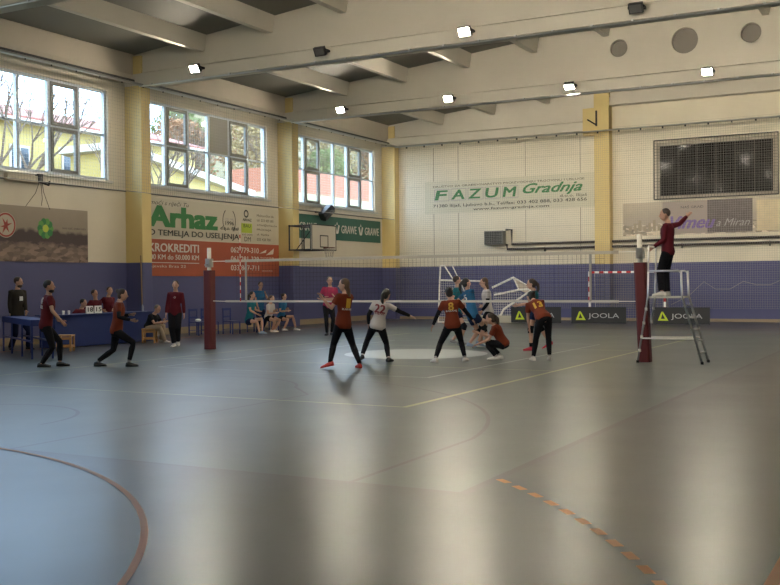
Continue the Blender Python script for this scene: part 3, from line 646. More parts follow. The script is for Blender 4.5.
def stool(loc,rz,label):
    t=thing('wooden_stool',label,'stool',loc,rz,'small wooden stools')
    MB().box(-.20,.20,-.17,.17,.38,.42).obj('seat','wood',t,bevel=.008)
    for x in (-.17,.17):
        for y in (-.14,.14): MB().box(x-.022,x+.022,y-.022,y+.022,0,.38).obj('leg','wood',t)
    b=MB().box(-.17,.17,-.155,-.125,.10,.16).box(-.17,.17,.125,.155,.10,.16).box(-.185,-.155,-.14,.14,.10,.16).box(.155,.185,-.14,.14,.10,.16).box(-.17,.17,-.155,-.125,.30,.36); b.obj('stretcher','wood',t)
    return t
stool((-19.75,19.05,0),.5,'empty wooden stool in front of the blue table, left end')
stool((-20.2,22.72,0),.5,'wooden stool under the seated person in black')
b=thing('score_cards','two white flip cards with dark digits on the blue table','scoreboard',(-20.85,21.1,.90),math.radians(90))
for i,(dx,tx) in enumerate(((-.22,'18'),(.10,'15'))):
    cdo=MB().ring([[(dx,-.02,0),(dx+.27,-.02,0),(dx+.27,.02,.0),(dx,.02,.0)],[(dx,-.002,.21),(dx+.27,-.002,.21),(dx+.27,.006,.21),(dx,.006,.21)]]).obj('card','white',b)
    text('digits',tx,(dx+.04,-.02,.05),X_,Z_,inkb,.19,.12,cdo,bold=.02,off=.006)
for i,(y,l) in enumerate(((19.95,'left white paper cup at the left end of the blue table'),(20.15,'right white paper cup at the left end of the blue table'))):
    o=MB().lathe((-20.75,y,.90),((.028,0),(.036,.10),(.036,.105)),12).obj('paper_cup','white'); tag(o,l,'cup','paper cups on the blue table')
o=MB().lathe((-20.8,23.1,.90),((.03,0),(.032,.16),(.012,.19),(.012,.22)),12).obj('water_bottle',mat('clear_plastic',(.3,.33,.4),.1)); tag(o,'small clear bottle at the right end of the blue table','bottle')
def chair():
    t=thing('blue_chair','','chair',(0,0,0),0,'blue metal team chairs along the wall')
    MB().box(-.21,.21,-.21,.21,.42,.45).obj('seat','bluemetal',t,bevel=.01)
    b=MB().box(-.21,.21,-.215,-.185,.80,.88).box(-.21,.21,-.21,-.19,.56,.62); b.obj('backrest','bluemetal',t)
    for x in (-.20,.20):
        MB().tube([(x,-.20,0),(x,-.20,.88)],.024,6).obj('leg','bluemetal',t); MB().tube([(x,.20,0),(x,.20,.42)],.024,6).obj('leg','bluemetal',t)
    MB().box(-.20,.20,.19,.21,.15,.17).box(-.20,.20,-.21,-.19,.15,.17).obj('stretcher','bluemetal',t)
    return t
ch0=chair()
labs=['empty blue metal chair nearest the left post','empty blue metal chair second from the left post','blue metal chair under the leftmost bench player','blue metal chair under the bench player in white','blue metal chair under the rightmost bench player']
cpos=[(-21.7,26.75),(-21.7,27.38),(-21.15,27.85),(-21.1,29.15),(-21.3,30.35)]
for i,(x,y) in enumerate(cpos):
    c=ch0 if i==0 else dup(ch0,(0,0,0))
    c.location=(x,y,0); c.rotation_euler=(0,0,-math.pi/2); c['label']=labs[i]
for i,(x,y) in enumerate(cpos[:2]):
    o=MB().ell((x+.02,y,.50),(Vector((.09,0,0)),Vector((0,.12,0)),Vector((0,0,.05)))).obj('folded_towel','white',smooth=True); tag(o,'small white bundle lying on the %s empty blue chair'%('first','second')[i],'towel','white bundles on the chairs')

# ---------------------------------------------------------------- outside the windows
GZ=2.6
ter=MB(); nx,ny=14,40
def th(x,y):
    d=max(0,(-58-x)); return GZ+ d*(.08+.56*min(1,max(0,(y/-x-1.10)/.14))) + 1.2*math.sin(x*.3+y*.17)*min(1,d/8)
xs=[XL-.6-i*9 for i in range(nx)]; ysr=[-30+i*7 for i in range(ny)]
n0=0
for x in xs:
    for y in ysr: ter.v.append((x,y,th(x,y)))
for i in range(nx-1):
    for j in range(ny-1): a=i*ny+j; ter.f.append((a,a+1,a+ny+1,a+ny))
struct(ter.obj('outside_ground',mat('winter_hillside',(.14,.11,.05),.9,noise=.5,nscale=.25)))
ywall=mat('yellow_render',(.40,.30,.10),.8,noise=.08,nscale=.5); rtile=mat('red_roof_tiles',(.22,.07,.045),.8,noise=.25,nscale=2); wtrim=mat('pale_trim',(.5,.46,.40),.7)
def house(x0,x1,y0,y1,ze,zr,label,wm=ywall,rows=(5,)):
    t=thing('house',label,'building',((x0+x1)/2,(y0+y1)/2,GZ)); cx,cy=(x0+x1)/2,(y0+y1)/2
    MB().box(x0-cx,x1-cx,y0-cy,y1-cy,-2,ze-GZ).obj('wall',wm,t)
    xa,xb,ya,yb=x0-cx-.8,x1-cx+.8,y0-cy-.8,y1-cy+.8; h0=ze-GZ; h1=zr-GZ
    b=MB(); b.ring([[(xa,y,h0),(xb,y,h0),(xb,y,h0+.2),(0,y,h1),(xa,y,h0+.2)] for y in (ya,yb)]); b.obj('roof',rtile,t)
    MB().box(xb-.15,xb+.1,ya,yb,h0-.25,h0+.05).obj('gutter',wtrim,t)
    for z in rows:
        y=y0+2.2
        while y<y1-2:
            f=MB().box(x1-cx,x1-cx+.12,y-cy-.75,y-cy+.75,z-GZ-1.0,z-GZ+1.0).obj('window_surround',wtrim,t)
            g=MB()
            for s in (-.36,.36): g.box(x1-cx+.12,x1-cx+.15,y-cy+s-.28,y-cy+s+.28,z-GZ-.85,z-GZ+.85)
            g.obj('window_pane',mat('far_glass',(.05,.06,.07),.2),f); y+=4.2
    return t
house(-64,-50,34,61.5,11.9,14.3,'long yellow house with a red tiled roof seen through the leftmost window',rows=(9.4,5.6))
# low annex with a sloping pale roof edge (middle window) and a reddish building (last window)
t=thing('annex','low yellow annex with a sloping pale roof edge beyond the middle window','building',(-43.6,55,GZ))
b=MB().ring([[(x,-8.5,-1),(x,4,-1),(x,4,5.4),(x,-8.5,7.2)] for x in (-4,0)]); b.obj('wall',ywall,t)
b=MB().ring([[(x,-9,7.28),(x,4.6,5.32),(x,4.6,5.75),(x,-9,7.71)] for x in (-4.5,.6)]); b.obj('roof',wtrim,t)
t=thing('red_building','low brick-red building with a pale base beyond the last window','building',(-52,84,GZ))
MB().box(-6,0,-8,26,7.5,9.7).obj('wall',mat('brick_red_render',(.30,.11,.06),.8,noise=.2,nscale=.7),t); MB().box(-6.2,.2,-8.2,26.2,-1,7.5).obj('plinth',mat('cream_render',(.36,.32,.20),.8),t)
bark=mat('winter_bark',(.13,.09,.06),.9)
def tree(x,y,h,seed,label,group,foliage=None):
    rnd=random.Random(seed); t=thing('tree',label,'tree',(x,y,th(x,y)-.2),0,group); b=MB()
    def br(p,d,l,r,dep):
        q=p+d*l; m_=(p+q)/2+Vector((rnd.uniform(-1,1),rnd.uniform(-1,1),0))*l*.05
        b.tube([p,m_,q],[r,r*.85,r*.7],5)
        if dep==0: return
        for k in range(3 if dep>2 else 3):
            nd=(d+Vector((rnd.uniform(-1,1),rnd.uniform(-1,1),rnd.uniform(-.1,.7)))*.75).normalized(); br(q,nd,l*rnd.uniform(.62,.8),r*.62,dep-1)
    br(Vector((0,0,0)),Vector((0,0,1)),h*.30,h*.018,5)
    b.obj('bare_branches',bark,t)
    if foliage:
        lb=MB()
        for k in range(3600):
            a=rnd.uniform(0,6.28); rr=h*.30*rnd.random()**.5; z=h*(.25+.7*rnd.random()); rr*=math.sin(min(1,max(.1,(z/h)))*math.pi)**.5 if z<h else 0
            c=Vector((rr*math.cos(a),rr*math.sin(a),z)); u=Vector((rnd.uniform(-1,1),rnd.uniform(-1,1),rnd.uniform(-1,1))).normalized()*h*.012; v=u.orthogonal().normalized()*h*.010
            lb.quad(c-u,c+v,c+u,c-v)
        lb.obj('leaves',foliage,t)
for i,(x,y,h) in enumerate(((-45,39.5,11.5),(-43.5,44.0,9.5),(-41,47.5,9.5),(-70,50,17))):
    tree(x,y,h,10+i,'bare winter tree in front of the yellow house' if x>-60 else 'bare winter tree behind the yellow house','bare trees by the yellow house')
lf=[mat('rust_leaves',(.22,.11,.05),.9,noise=.3,nscale=1),mat('dull_green_leaves',(.12,.14,.045),.9,noise=.3,nscale=1),mat('ochre_leaves',(.24,.17,.07),.9,noise=.3,nscale=1)]
for i in range(12):
    rnd=random.Random(i+50); y=77+i*7.2; x=-63-rnd.uniform(0,3)-(7 if i%2 else 0)
    tree(x,y,rnd.uniform(12,15),90+i,'autumn-leaved tree on the slope behind the hall','trees on the slope',lf[i%3 if i<12 else (1 if i%2 else 0)])

# ---------------------------------------------------------------- people
HEADING=0.495
POSE={
'coach':((-16.1, 15.2),{'pel': (-0.149, -0.0, 0.855), 'nk': (-0.085, 0.0, 1.483), 'hd': (-0.077, 0.0, 1.659), 'hl': (0.133, -0.1, 0.97), 'hr': (0.243, -0.25, 0.964), 'al': (0.092, 0.12, 0.091), 'ar': (-0.227, -0.1, 0.06)}),
'walker':((-15.3, 15.6),{'pel': (0.417, -0.0, 0.74), 'nk': (0.485, -0.0, 1.326), 'hd': (0.549, -0.0, 1.47), 'hl': (0.65, 0.15, 1.053), 'hr': (0.765, -0.2, 0.96), 'al': (-0.015, 0.1, 0.098), 'ar': (0.693, -0.1, 0.107)}),
'jacket':((-21.4, 19.0),{'pel': (-0.016, 0.0, 0.891), 'nk': (-0.008, -0.0, 1.589), 'hd': (0.029, -0.02, 1.8), 'hl': (0.274, -0.15, 0.893), 'hr': (-0.156, -0.12, 0.896), 'al': (0.246, 0.05, 0.068), 'ar': (-0.192, -0.05, 0.052)}),
'scorer':((-22.0, 21.2),{'pel': (0.463, 0.0, 0.469), 'nk': (0.484, -0.0, 1.011), 'hd': (0.567, -0.03, 1.225), 'hl': (0.872, -0.5, 0.88), 'hr': (0.435, -0.45, 0.84), 'al': (0.747, -0.3, 0.055), 'ar': (0.634, -0.3, 0.056)}),
'scorer2':((-22.1, 22.1),{'pel': (0.281, 0.0, 0.49), 'nk': (0.304, -0.0, 1.253), 'hd': (0.277, -0.0, 1.473), 'hl': (0.547, -0.4, 0.967), 'hr': (0.286, -0.4, 0.941), 'al': (0.479, -0.3, 0.064), 'ar': (0.333, -0.3, 0.065)}),
'scorer3':((-22.2, 23.1),{'pel': (0.02, -0.0, 0.571), 'nk': (0.044, -0.0, 1.328), 'hd': (0.092, -0.0, 1.554), 'hl': (0.257, -0.3, 0.94), 'hr': (-0.043, -0.3, 0.943), 'al': (0.246, -0.3, 0.011), 'ar': (0.097, -0.3, 0.012)}),
'stool_man':((-20.1, 22.8),{'pel': (-0.154, 0.0, 0.459), 'nk': (0.022, -0.05, 0.831), 'hd': (0.138, -0.08, 0.996), 'hl': (0.286, -0.05, 0.631), 'hr': (0.316, -0.25, 0.61), 'al': (0.185, 0.05, 0.076), 'ar': (0.334, -0.1, 0.039)}),
'maroon':((-18.2, 21.6),{'pel': (-0.077, -0.0, 0.911), 'nk': (-0.055, 0.0, 1.486), 'hd': (-0.052, -0.03, 1.662), 'hl': (0.195, -0.08, 0.789), 'hr': (-0.319, -0.08, 0.794), 'al': (-0.026, 0.08, 0.147), 'ar': (-0.087, -0.1, 0.104)}),
'b1':((-20.9, 27.9),{'pel': (0.351, 0.1, 0.449), 'nk': (0.456, -0.0, 1.128), 'hd': (0.492, -0.0, 1.337), 'hl': (0.706, 0.0, 0.77), 'hr': (0.663, -0.2, 0.675), 'al': (0.794, 0.05, 0.091), 'ar': (0.751, -0.15, 0.033)}),
'b2':((-21.6, 29.4),{'pel': (0.415, 0.0, 0.781), 'nk': (0.44, -0.0, 1.454), 'hd': (0.47, -0.0, 1.677), 'hl': (0.67, -0.3, 1.331), 'hr': (0.389, -0.2, 0.839), 'al': (0.49, 0.05, 0.052), 'ar': (0.361, -0.05, 0.057)}),
'b3':((-20.9, 29.2),{'pel': (0.259, 0.1, 0.525), 'nk': (0.346, -0.0, 0.989), 'hd': (0.4, -0.0, 1.208), 'hl': (0.535, -0.0, 0.753), 'hr': (0.522, -0.2, 0.672), 'al': (0.453, 0.05, 0.07), 'ar': (0.406, -0.15, 0.028)}),
'b4':((-21.1, 30.4),{'pel': (0.179, 0.1, 0.467), 'nk': (0.268, -0.0, 1.035), 'hd': (0.317, 0.0, 1.262), 'hl': (0.41, 0.0, 0.775), 'hr': (0.429, -0.2, 0.708), 'al': (0.705, 0.05, 0.103), 'ar': (0.291, -0.15, 0.025)}),
'pink':((-17.6, 28.0),{'pel': (0.195, -0.0, 0.949), 'nk': (0.249, -0.0, 1.563), 'hd': (0.24, -0.03, 1.774), 'hl': (0.389, -0.25, 1.274), 'hr': (0.1, -0.25, 1.245), 'al': (0.281, 0.05, 0.089), 'ar': (0.141, -0.05, 0.062)}),
'p1':((-10.3, 17.1),{'pel': (0.017, -0.0, 0.853), 'nk': (0.068, 0.0, 1.468), 'hd': (0.044, 0.0, 1.629), 'hl': (-0.359, -0.15, 1.377), 'hr': (-0.402, 0.2, 1.352), 'al': (-0.238, -0.1, 0.129), 'ar': (0.331, 0.05, 0.103)}),
'p22':((-10.6, 18.85),{'pel': (0.103, -0.0, 0.747), 'nk': (0.209, -0.0, 1.266), 'hd': (0.3, 0.05, 1.423), 'hl': (-0.091, 0.15, 0.796), 'hr': (0.806, 0.1, 0.96), 'al': (-0.233, 0.05, 0.132), 'ar': (0.33, -0.05, 0.07)}),
'p8':((-9.05, 19.4),{'pel': (0.052, 0.0, 0.764), 'nk': (0.017, 0.03, 1.299), 'hd': (-0.016, 0.06, 1.45), 'hl': (-0.356, 0.1, 0.764), 'hr': (0.52, 0.2, 0.826), 'al': (-0.314, -0.1, 0.087), 'ar': (0.312, 0.1, 0.084)}),
'squat':((-8.5, 20.25),{'pel': (0.284, 0.0, 0.337), 'nk': (0.094, -0.0, 0.751), 'hd': (0.01, 0.0, 0.88), 'hl': (-0.271, -0.1, 0.348), 'hr': (-0.233, 0.2, 0.568), 'al': (0.111, -0.1, 0.078), 'ar': (0.22, 0.12, 0.105)}),
'bent':((-7.4, 20.5),{'pel': (-0.009, -0.15, 0.892), 'nk': (-0.149, 0.25, 1.243), 'hd': (-0.199, 0.38, 1.332), 'hl': (-0.244, 0.3, 0.611), 'hr': (0.028, 0.4, 0.626), 'al': (-0.216, -0.05, 0.074), 'ar': (0.134, -0.0, 0.072)}),
'netblue':((-8.75, 23.4),{'pel': (0.075, 0.0, 0.958), 'nk': (0.066, 0.0, 1.455), 'hd': (0.012, 0.0, 1.609), 'hl': (-0.325, -0.1, 1.097), 'hr': (-0.214, 0.2, 1.126), 'al': (-0.019, -0.1, 0.091), 'ar': (0.484, 0.1, 0.147)}),
'teal':((-11.5, 24.9),{'pel': (0.086, 0.0, 0.876), 'nk': (0.102, -0.0, 1.539), 'hd': (0.093, 0.0, 1.716), 'hl': (0.242, -0.1, 1.199), 'hr': (0.181, -0.2, 1.121), 'al': (-0.038, 0.05, 0.123), 'ar': (0.153, -0.1, 0.103)}),
'navy':((-10.55, 23.7),{'pel': (0.118, -0.1, 0.817), 'nk': (0.003, 0.05, 1.474), 'hd': (-0.026, 0.08, 1.645), 'hl': (-0.138, 0.2, 0.963), 'hr': (0.173, 0.25, 0.959), 'al': (0.027, -0.05, 0.12), 'ar': (0.268, 0.1, 0.147)}),
'whitelong':((-10.3, 24.3),{'pel': (0.041, -0.0, 0.9), 'nk': (-0.0, 0.0, 1.48), 'hd': (-0.06, 0.0, 1.661), 'hl': (-0.126, -0.15, 0.932), 'hr': (-0.068, 0.2, 1.077), 'al': (-0.137, -0.05, 0.093), 'ar': (0.042, -0.05, 0.066)}),
'referee':((-5.0, 21.3),{'pel': (0.033, -0.0, 2.255), 'nk': (0.043, -0.0, 2.849), 'hd': (-0.018, 0.0, 3.025), 'hl': (-0.286, -0.1, 2.358), 'hr': (0.552, 0.38, 3.02), 'al': (-0.11, -0.05, 1.45), 'ar': (0.038, 0.08, 1.427)}),
}

def sk(n,c): return mat(n,c,.55)
SK=[sk('skin_light',(.48,.28,.20)),sk('skin_warm',(.40,.22,.15)),sk('skin_tan',(.33,.18,.12))]
HB=mat('hair_black',(.012,.010,.009),.5); HBR=mat('hair_brown',(.09,.05,.028),.55); HDB=mat('hair_dark_brown',(.035,.02,.014),.55); HG=mat('hair_grey',(.14,.12,.10),.6)
eyem=mat('eye_dark',(.02,.015,.012),.2); lipm=mat('lip',(.25,.07,.06),.5)
def remesh(mb,name,m,parent,vox,smooth=4):
    o=mb.obj(name,m,parent); me0=o.data
    r=o.modifiers.new('r','REMESH'); r.mode='VOXEL'; r.voxel_size=vox; r.use_smooth_shade=True
    s=o.modifiers.new('s','SMOOTH'); s.iterations=smooth; s.factor=.5
    bpy.context.view_layer.update()
    me=bpy.data.meshes.new_from_object(o.evaluated_get(bpy.context.evaluated_depsgraph_get()))
    o.modifiers.clear(); o.data=me; me.name=name
    for p in me.polygons: p.use_smooth=True
    if not me.materials: me.materials.append(M[m] if isinstance(m,str) else m)
    bpy.data.meshes.remove(me0); return o
def ik(a,c,l1,l2,hint):
    v=c-a; d=v.length; mx=(l1+l2)*.995
    if d>mx: c=a+v*(mx/d); d=mx; v=c-a
    d=max(d,abs(l1-l2)+.02); n=v.normalized(); x=(l1*l1-l2*l2+d*d)/(2*d); h=math.sqrt(max(0,l1*l1-x*x))
    q=hint-n*hint.dot(n)
    if q.length<1e-3: q=n.orthogonal()
    return a+n*x+q.normalized()*h, c
def rad(d): return math.radians(d)
def person(key,label,face,look=None,H=1.72,fem=False,skin=0,hair=('short',HDB),shirt=None,sleeve='short',arm=None,trousers=None,legs='long',shoe=None,knee=None,number=None,foot=None,sock=None,twist=0,bib=None,extra=None,kneehint=None,chest=None,cat='person',elbow=None):
    (bx,by),q=POSE[key]; k=H/1.75
    t=thing('person',label,cat,(bx,by,0),HEADING)
    V={a:Vector(b) for a,b in q.items()}
    p,n,hd=V['pel'],V['nk'],V['hd']; look=face if look is None else look
    fd=Vector((math.sin(rad(face)),math.cos(rad(face)),0)); u=(n-p).normalized(); front=(fd-u*fd.dot(u)).normalized(); side=front.cross(u)
    # keep the head at a human distance from the neck
    hv=hd-n; L=min(max(hv.length,.165*k),.185*k); hd=n+hv.normalized()*L
    sp=(n-p).length; sw=(.163 if fem else .185)*k; hw=.088*k
    tw=Matrix.Rotation(rad(twist),3,u); sside=tw@side; sfront=tw@front
    def R(t_,w_,d_,o_=0,inf=0):
        s_=side.lerp(sside,max(0,min(1,t_))); return (p+u*(sp*t_)+front*o_*k, (w_*k+inf,d_*k+inf), s_)
    prof=[(-.22,.07,.075,0),(-.12,.145,.105,-.005),(.02,.168,.118,-.01),(.2,.150,.105,0),(.42,(.118 if fem else .150),.092 if fem else .108,.005),(.65,(.138 if fem else .172),.108 if fem else .122,.01),(.82,(.152 if fem else .186),.105 if fem else .115,.005),(.93,(.125 if fem else .145),.08,0),(1.0,.066,.062,0),(1.1,.054,.056,0)]
    def torso(mb,t0,t1,inf,kk=20):
        rows=[R(a,b,c,o_,inf) for a,b,c,o_ in prof if t0<=a<=t1]
        rings=[]
        for c,(ra,rb),s_ in rows:
            f_=s_.cross(u)*-1
            rings.append([c+s_*(ra*math.cos(2*math.pi*j/kk))+f_*(rb*math.sin(2*math.pi*j/kk)) for j in range(kk)])
        mb.ring(rings)
    SH=[n-u*.055*k+sside*sw*s for s in (-1,1)]; HP=[p-u*.02+side*hw*s for s in (-1,1)]
    hands=[V['hl'],V['hr']]; ank=[V['al'],V['ar']]
    # put the left wrist on the left side when possible (body seen from the front swaps image sides)
    def best(A,T): return T if (A[0]-T[0]).length+(A[1]-T[1]).length<=(A[0]-T[1]).length+(A[1]-T[0]).length+.02 else [T[1],T[0]]
    hands=best(SH,hands); ank=best(HP,ank)
    EL=[];WR=[];KN=[];AN=[]
    for i in (0,1):
        s=-1 if i==0 else 1
        h=elbow[i] if elbow else (-front*.6+sside*s*.5-Vector((0,0,.6)))
        h=Vector(h); e,wv=ik(SH[i],hands[i],.295*k,.255*k,h); EL.append(e); WR.append(wv)
        kh=Vector(kneehint[i]) if kneehint else front*1.0+side*s*.18+Vector((0,0,.15))
        kn,a=ik(HP[i],ank[i],.43*k,.42*k,kh); KN.append(kn); AN.append(a)
    # body: one continuous skin surface
    b=MB(); torso(b,-.3,1.2,0)
    b.tube([n-u*.06,n+(hd-n)*.35,hd-Vector((0,0,.03))],[.058*k,.052*k,.05*k],12)
    lf=Vector((math.sin(rad(look)),math.cos(rad(look)),0)); hu=((hd-n).normalized()*.5+Vector((0,0,1))).normalized(); lf=(lf-hu*lf.dot(hu)).normalized(); ls=lf.cross(hu)
    S=k*1.07
    b.ell(hd+hu*.02*S,(ls*.076*S,lf*.094*S,hu*.100*S),16,12); b.ell(hd-hu*.045*S+lf*.018*S,(ls*.060*S,lf*.075*S,hu*.072*S),14,10)
    b.tube([hd+lf*.088*S+hu*.02*S,hd+lf*.112*S-hu*.022*S,hd+lf*.088*S-hu*.03*S],[.010*S,.017*S,.012*S],8)
    for s in (-1,1): b.ell(hd+ls*s*.078*S-lf*.005*S-hu*.005*S,(ls*.012*S,lf*.022*S,hu*.034*S),8,6)
    for i in (0,1):
        b.tube([SH[i]-sside*(.03*k if i else -.03*k),SH[i],SH[i].lerp(EL[i],.35),EL[i],EL[i].lerp(WR[i],.3),WR[i]],[.05*k,.052*k,.045*k,.037*k,.039*k,.026*k],12)
        b.tube([HP[i]+u*.03,HP[i],HP[i].lerp(KN[i],.4),KN[i],KN[i].lerp(AN[i],.3),AN[i]],[.085*k,.09*k,.078*k,.054*k,.056*k,.036*k],14)
    body=remesh(b,'body',SK[skin],t,.013)
    # hands: palm, four unequal fingers, thumb from the side of the palm (joined into the body mesh)
    hb=MB()
    for i in (0,1):
        s=-1 if i==0 else 1; fa=(WR[i]-EL[i]).normalized(); ps=(sside*s); ps=(front-fa*front.dot(fa)); ps=ps.normalized() if ps.length>.1 else fa.orthogonal().normalized(); pn=fa.cross(ps).normalized()*s
        hb.tube([WR[i]-fa*.02,WR[i]+fa*.02,WR[i]+fa*.06*k,WR[i]+fa*.088*k],[(.024*k,.018*k),(.032*k,.018*k),(.040*k,.016*k),(.036*k,.012*k)],12,side=ps)
        for j,(o_,l) in enumerate(((.028,.070),(.010,.080),(-.010,.075),(-.028,.058))):
            a=WR[i]+fa*.078*k+ps*o_*k; c=pn*(-.25)
            m1=a+(fa*.95+c*.5).normalized()*l*k*.5; m2=m1+(fa*.75+c*1.6).normalized()*l*k*.5
            hb.tube([a,m1,m2],[.0095*k,.009*k,.007*k],8)
        a=WR[i]+fa*.03*k+ps*.028*k; m1=a+(fa*.55+ps*.8).normalized()*.038*k; m2=m1+(fa*.9+ps*.3).normalized()*.032*k; hb.tube([a,m1,m2],[.013*k,.011*k,.008*k],8)
    hm=hb.mesh('hands'); bm=bmesh.new(); bm.from_mesh(body.data); bm.from_mesh(hm); bm.to_mesh(body.data); bm.free(); bpy.data.meshes.remove(hm)
    for pl in body.data.polygons: pl.use_smooth=True
    e=MB()
    for s in (-1,1): e.ell(hd+ls*s*.030*S+lf*.091*S+hu*.012*S,(ls*.010*S,lf*.006*S,hu*.006*S),8,6)
    e.obj('eyes',eyem,t,smooth=True); MB().ell(hd+lf*.090*S-hu*.055*S,(ls*.024*S,lf*.008*S,hu*.007*S),8,6).obj('mouth',lipm,t,smooth=True)
    # hair
    kind,hm_=hair[0],hair[1]
    if kind!='bald':
        h=MB(); h.ell(hd+hu*.038*S-lf*.020*S,(ls*.086*S,lf*.094*S,hu*.094*S),16,12)
        if kind!='short': h.ell(hd-lf*.045*S-hu*.01*S,(ls*.083*S,lf*.062*S,hu*.09*S),14,10)
        if kind=='pony':
            tie=hd-lf*.10*S+hu*.05*S; dn=Vector((0,0,-1)); h.tube([hd-lf*.06*S+hu*.05*S,tie,tie-lf*.06*S+dn*.08,tie-lf*.07*S+dn*.20,tie-lf*.03*S+dn*.32],[.03,.03,.042,.036,.012],10)
        if kind=='long':
            dn=Vector((0,0,-1)); h.tube([hd-lf*.03*S,hd-lf*.075*S+dn*.10,hd-lf*.085*S+dn*.22,hd-lf*.075*S+dn*.36],[(.07,.05),(.075,.05),(.065,.04),(.03,.02)],12,side=ls)
        if kind=='bun': h.ell(hd-lf*.11*S+hu*.07*S,(ls*.045,lf*.045,hu*.045),10,8)
        if kind=='beard': pass
        remesh(h,'hair',hm_,t,.012,2)
    if extra and 'beard' in extra:
        h=MB().ell(hd-hu*.085*S+lf*.035*S,(ls*.062*S,lf*.066*S,hu*.045*S),12,8); remesh(h,'beard',hm_,t,.010,1)
    # shirt with sleeves
    c=MB(); torso(c,-.13,1.01,.020)
    fr={'short':.62,'long':1.0,'none':.0}[sleeve]
    for i in (0,1):
        root=SH[i]-sside*(.05*k if i else -.05*k)
        if sleeve=='short': e1=SH[i].lerp(EL[i],fr); c.tube([root,SH[i],SH[i].lerp(e1,.5),e1],[.062*k,.069*k,.064*k,.064*k],12)
        elif sleeve=='long': c.tube([root,SH[i],SH[i].lerp(EL[i],.4),EL[i],EL[i].lerp(WR[i],.4),WR[i].lerp(EL[i],.04)],[.062*k,.07*k,.062*k,.052*k,.052*k,.040*k],12)
        else: c.tube([root,SH[i]],[.055*k,.060*k],12)
    st=remesh(c,'shirt' if sleeve!='long' else 'jacket',shirt,t,.015,4)
    if arm:
        for i in arm[1]:
            MB().tube([SH[i].lerp(EL[i],.5),EL[i],EL[i].lerp(WR[i],.35),WR[i].lerp(EL[i],.06)],[.053*k,.045*k,.046*k,.034*k],12).obj('arm_sleeve',arm[0],t,smooth=True)
    # trousers, leggings or shorts
    c=MB(); torso(c,-.3,.21,.012)
    for i in (0,1):
        if legs=='long': c.tube([HP[i]+u*.03,HP[i],HP[i].lerp(KN[i],.4),KN[i],KN[i].lerp(AN[i],.3),AN[i].lerp(KN[i],.05)],[.095*k,.101*k,.089*k,.066*k,.067*k,.047*k],14)
        elif legs=='loose': c.tube([HP[i]+u*.03,HP[i],HP[i].lerp(KN[i],.4),KN[i],KN[i].lerp(AN[i],.3),AN[i].lerp(KN[i],.02)],[.098*k,.106*k,.098*k,.080*k,.076*k,.068*k],14)
        else: c.tube([HP[i]+u*.03,HP[i],HP[i].lerp(KN[i],.45)],[.098*k,.106*k,.098*k],14)
    remesh(c,'shorts' if legs=='shorts' else 'trousers',trousers,t,.015,4)
    if knee:
        for i in (0,1):
            d1=(HP[i]-KN[i]).normalized(); d2=(AN[i]-KN[i]).normalized(); MB().tube([KN[i]+d1*.09,KN[i],KN[i]+d2*.09],[.070*k,.074*k,.066*k],12).obj('knee_pad',knee,t,smooth=True)
    if sock:
        for i in (0,1): MB().tube([AN[i].lerp(KN[i],.22),AN[i]],[.046*k,.042*k],10).obj('sock',sock,t,smooth=True)
    # shoes
    for i in (0,1):
        fa=face if foot is None else foot[i]; f=Vector((math.sin(rad(fa)),math.cos(rad(fa)),0)); r_=f.cross(Vector((0,0,1)))
        A=AN[i].copy(); base=t_base(key)
        z0=min(A.z-.075,A.z-.07); z0=max(z0,base)
        if z0>base+.035: pitch=-min(.5,(z0-base)/.25)
        else: pitch=0; z0=base
        c_=MB(); rings=[]
        for dx,w_,h_ in ((-.075,.025,.05),(-.065,.036,.085),(-.01,.040,.105),(.05,.042,.085),(.11,.048,.062),(.165,.042,.048),(.195,.022,.035)):
            cz=Vector((A.x,A.y,z0))+f*(dx*k)+Vector((0,0,pitch*(dx)))
            ring=[]
            for j in range(12):
                a=2*math.pi*j/12; yy=max(-.5,math.sin(a)); ring.append(cz+r_*(w_*k*math.cos(a)*1.05)+Vector((0,0,h_*k*(.34+.66*yy) if True else 0)))
            rings.append(ring)
        zmin=min(v.z for r__ in rings for v in r__)
        for r__ in rings:
            for v in r__: v.z+= (base+.004-zmin) if pitch==0 else max(0,base+.004-zmin)
        c_.ring(rings); c_.obj('shoe',shoe,t,smooth=True)
        if (A.z-(z0+.09))>.02: pass
    # numbers and marks: projected on to the shirt
    def decal(nm,txt,h_,w_,cen,dirn,m_,bold=.03):
        bv=BVHTree.FromObject(st,bpy.context.evaluated_depsgraph_get()) if False else BVHTree.FromPolygons([v.co for v in st.data.vertices],[p_.vertices for p_ in st.data.polygons])
        xa=(u.cross(dirn)).normalized(); me=text_mesh(txt,1,w_,bold,0,h_)
        bmm=bmesh.new(); bmm.from_mesh(me); bmesh.ops.triangulate(bmm,faces=bmm.faces); bmesh.ops.subdivide_edges(bmm,edges=bmm.edges,cuts=1); bmm.to_mesh(me); bmm.free()
        for v in me.vertices:
            vz=v.co.z; pt=cen+xa*(v.co.x-w_/2)+u*(v.co.y-h_/2)+dirn*.5; hit=bv.ray_cast(pt,-dirn)
            v.co=(hit[0] if hit[0] else pt-dirn*.38)+dirn*(.006+vz)
        me.materials.clear(); me.materials.append(m_); o=bpy.data.objects.new(nm,me); C.objects.link(o); o.parent=st
    if number:
        for (txt,h_,w_,t_,sgn,m_) in number: decal('shirt_number' if txt.isdigit() else 'shirt_lettering',txt,h_,w_,p+u*sp*t_,(sfront*sgn).normalized(),m_)
    if chest:
        decal('chest_badge',chest[0],chest[1],chest[1],p+u*sp*.72+side*chest[3],sfront,chest[2],0)
    return t,dict(SH=SH,EL=EL,WR=WR,KN=KN,AN=AN,HP=HP,n=n,p=p,hd=hd,u=u,front=front,side=side,sp=sp,k=k,st=st)
def t_base(key): return 1.345 if key=='referee' else 0.0
